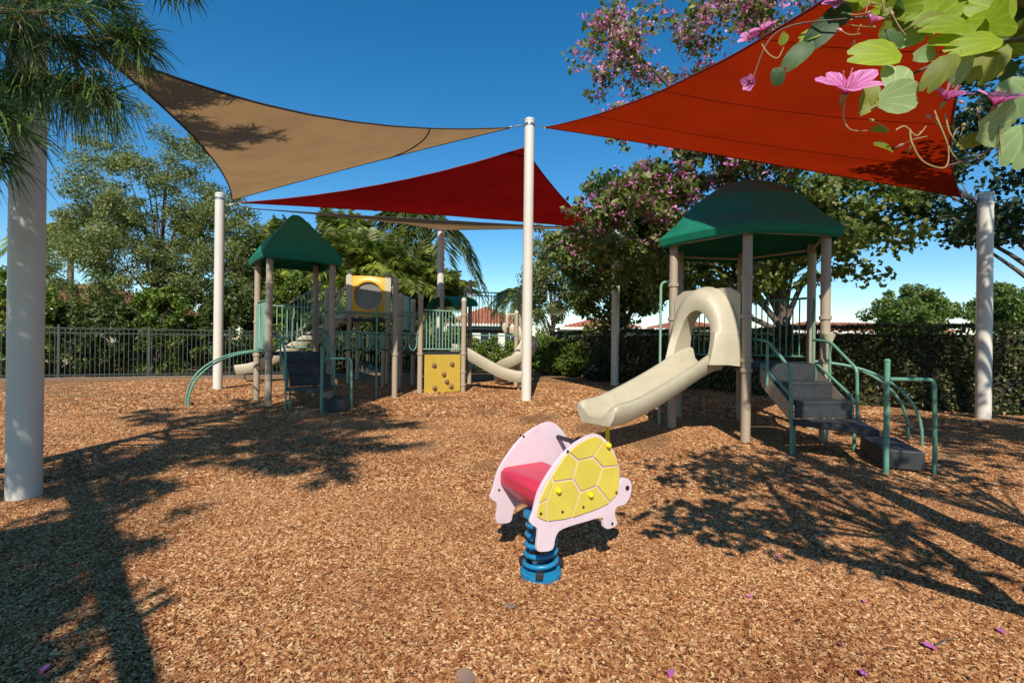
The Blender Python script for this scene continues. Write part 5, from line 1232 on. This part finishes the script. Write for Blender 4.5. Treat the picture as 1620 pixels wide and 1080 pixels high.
# thin side twigs with buds between the leaves
for i in range(26):
    px = rl.uniform(1330, 1610); py = rl.uniform(-10, 60) if px < 1400 else rl.uniform(-10, 250); a = rl.uniform(0, 6.28); ln = rl.uniform(18, 42); Y = rl.uniform(1.1, 1.25)
    q = [(px, py, Y), (px + ln * 0.5 * math.cos(a) + rl.uniform(-5, 5), py + ln * 0.5 * math.sin(a) + rl.uniform(-5, 5), Y), (px + ln * math.cos(a), py + ln * math.sin(a), Y + 0.02)]
    stalk(q, 0.0014, 0.0009)
    e = at(*q[-1]); d = (e - at(*q[1])).normalized(); MB().lathe(e, [(0.0015, 0), (0.0038, 0.006), (0.0034, 0.012), (0.0008, 0.021)], 8, d).build('bud', rl.choice([M_pod, M_stam, M_pod]), nt_)
tw.build('twigs', M_bark, nt_, fix=False)['kind'] = 'stuff'

# ---- dense tree behind the camera on the left, only its shade shows
bt = V(-3.9, -3.4, 0)
tree(12, 'dense tree behind the camera whose shade darkens the lower left corner', bt, bt + V(0, 0, 2.0), (-3.52, -3.15, 3.9), (1.35, 1.35, 0.8), M_bau_d, ncl=260, per=100, crad=0.36, ln=0.13, wd=0.11, r0=0.15, gaps=0.0, hollow=0.1)

# ---- tree beside the camera on the far right, shades the sail corner and the right post
rt = V(8.6, 4.3, 0)
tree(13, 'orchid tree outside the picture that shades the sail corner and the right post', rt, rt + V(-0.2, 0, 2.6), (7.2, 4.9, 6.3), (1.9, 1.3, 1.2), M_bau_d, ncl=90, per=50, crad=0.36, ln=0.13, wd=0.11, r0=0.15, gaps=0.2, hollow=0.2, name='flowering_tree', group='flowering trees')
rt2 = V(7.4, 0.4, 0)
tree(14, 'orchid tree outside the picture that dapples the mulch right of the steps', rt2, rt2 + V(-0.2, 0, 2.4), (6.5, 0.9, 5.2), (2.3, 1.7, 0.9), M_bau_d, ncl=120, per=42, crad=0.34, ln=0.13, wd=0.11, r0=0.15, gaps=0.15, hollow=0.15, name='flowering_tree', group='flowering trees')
# ---- fallen petals and leaves on the mulch
def litter(px, py, size, me, name, label, cat, group, rz, tilt=0.15):
    g = G(px, py); o = bpy.data.objects.new(name, me); COL.objects.link(o); o.location = (g.x, g.y, gz(g.x, g.y) + 0.012); o.rotation_euler = (tilt, -tilt * 0.7, rz); o.scale = (size, size, size); tag(o, label, cat, group)
PT = [(1060, 1066, 0.045, 1, 'purple fallen petal at the bottom edge below the turtle head'), (1368, 1062, 0.05, 1, 'large purple fallen petal at the bottom edge of the mulch at right'), (1482, 1032, 0.045, 1, 'purple fallen petal lying against the small dark twig'), (1325, 1017, 0.035, 1, 'fallen petal left of the small dark twig'),
      (1368, 957, 0.03, 0, 'small pink fallen petal on bare sunlit mulch above the twig'), (1190, 942, 0.03, 0, 'small pink fallen petal below the dappled shade edge'), (932, 978, 0.03, 0, 'pink fallen petal on the mulch just below the turtle'), (1590, 1003, 0.035, 1, 'purple fallen petal at the lower right edge of the picture'),
      (1236, 880, 0.03, 1, 'purple fallen petal on the edge of the orchid tree shade'), (65, 1072, 0.045, 1, 'purple fallen petal in the dark shade at the lower left corner')]
for i, (px, py, s_, tn, lab) in enumerate(PT): litter(px, min(py, 1070), s_, PM[tn], 'fallen_petal', lab, 'petal', 'fallen petals on the mulch', rl.uniform(0, 6.28), 0.35)
M_dry = leafmat('dry_leaf', [(0.26, 0.16, 0.11), (0.36, 0.24, 0.17)], 0.1, 0.6, 6.0); DLM = leaf_mesh(); DLM.materials.append(M_dry)
litter(752, 1072, 0.075, DLM, 'fallen_leaf', 'pale brown fallen leaf at the bottom edge of the picture', 'leaf', 'fallen leaves on the mulch', 1.9)
litter(812, 950, 0.055, DLM, 'fallen_leaf', 'pale brown fallen leaf just in front of the blue spring', 'leaf', 'fallen leaves on the mulch', 2.6)
GLM = leaf_mesh(); GLM.materials.append(M_nleaf[2])
litter(1348, 820, 0.07, GLM, 'fallen_leaf', 'dark green fallen leaf in the dappled shade at right', 'leaf', 'fallen leaves on the mulch', 0.8)
tw2 = MB(); g0 = G(1475, 1028); tw2.tube([g0 + V(0, 0, 0.012), g0 + V(0.05, 0.02, 0.018), g0 + V(0.10, 0.05, 0.014), g0 + V(0.14, 0.05, 0.02)], [0.004, 0.004, 0.003, 0.002], 5)
tag(tw2.build('fallen_twig', M_bark, None), 'small dark fallen twig among petals at lower right', 'twig')

# ================================================================== HOUSES BEYOND
def house(label, x0, x1, y0, y1, wall_h, roof_h, wm, wins, over=0.5, tile_rows=True):
    c = V((x0 + x1) / 2, y0, 0); t = thing('house', label, 'house', c, 'houses beyond the hedge')
    MB().box(((x0 + x1) / 2, (y0 + y1) / 2, wall_h / 2 - 0.05), (x1 - x0, y1 - y0, wall_h + 0.1)).build('wall', wm, t, smooth=0)
    a, b, c_, d = V(x0 - over, y0 - over, wall_h), V(x1 + over, y0 - over, wall_h), V(x1 + over, y1 + over, wall_h), V(x0 - over, y1 + over, wall_h)
    hd = (y1 - y0) / 2 + over; r1 = V(x0 - over + hd, (y0 + y1) / 2, wall_h + roof_h); r2 = V(x1 + over - hd, (y0 + y1) / 2, wall_h + roof_h)
    if r2.x < r1.x: r1 = r2 = (r1 + r2) / 2
    m = MB(); m.add([a, b, c_, d, r1, r2], [(0, 1, 5, 4), (1, 2, 5), (2, 3, 4, 5), (3, 0, 4), (3, 2, 1, 0)]); rf = m.build('roof', M_tile, t, smooth=0)
    fm = MB(); 
    fm.box(((x0 + x1) / 2, y0 - over, wall_h - 0.08), (x1 - x0 + 2 * over, 0.06, 0.2)); fm.build('fascia', M_wall, t, smooth=0)
    # barrel tiles on the slope that faces the camera
    w = (x1 - x0) + 2 * over; n = int(w / 0.34)
    for i in range(n):
        x = x0 - over + 0.17 + i * 0.34; e = V(x, y0 - over - 0.03, wall_h + 0.03); f_ = 1.0
        lx = x - (x0 - over); rx = (x1 + over) - x; k = min(1.0, lx / hd, rx / hd)
        e2 = V(x, y0 - over + hd * k, wall_h + roof_h * k + 0.03); 
        if k > 0.08: MB().tube([e, e2], 0.085, 6).build('tile_row', M_tile, rf)
    for wx, wz, ww, wh in wins:
        fr = MB().box((wx, y0 - 0.02, wz), (ww + 0.16, 0.08, wh + 0.16)).build('window', M_wall, t, smooth=0); MB().box((wx, y0 - 0.05, wz), (ww, 0.05, wh)).build('pane', M_glass, fr, smooth=0)
        MB().box((wx, y0 - 0.08, wz), (0.05, 0.05, wh)).build('mullion', M_wall, fr, smooth=0)
    return t
house('white walled house with red tile roof seen under the long railing', -4.6, 0.6, 34, 41, 2.5, 1.5, M_wall, [(-3.4, 1.4, 1.2, 1.2), (-1.6, 1.4, 1.2, 1.2), (-0.1, 1.4, 0.8, 1.2)])
house('pale house with tile roof showing above the hedge left of the slide', 4.0, 9.4, 36, 43, 2.4, 0.9, M_wall, [(5.2, 1.7, 1.0, 1.0), (7.6, 1.7, 1.4, 1.0)])
house('beige house with low tile roof just above the hedge at right', 20.0, 33.0, 36, 43, 2.35, 0.75, M_wall2, [(22.5, 1.6, 1.4, 1.0), (27, 1.6, 1.4, 1.0), (31, 1.6, 1.4, 1.0)])
house('house with orange tile roof peeking out behind the left post', -29.0, -20.5, 25, 32, 2.7, 1.6, M_wall2, [(-27, 1.5, 1.2, 1.2), (-23, 1.5, 1.2, 1.2)])
house('house with red roof behind the flowering tree trunks', 11.5, 17.5, 38, 45, 2.45, 0.9, M_wall2, [(13, 1.7, 1.4, 1.0), (15.8, 1.7, 1.4, 1.0)])
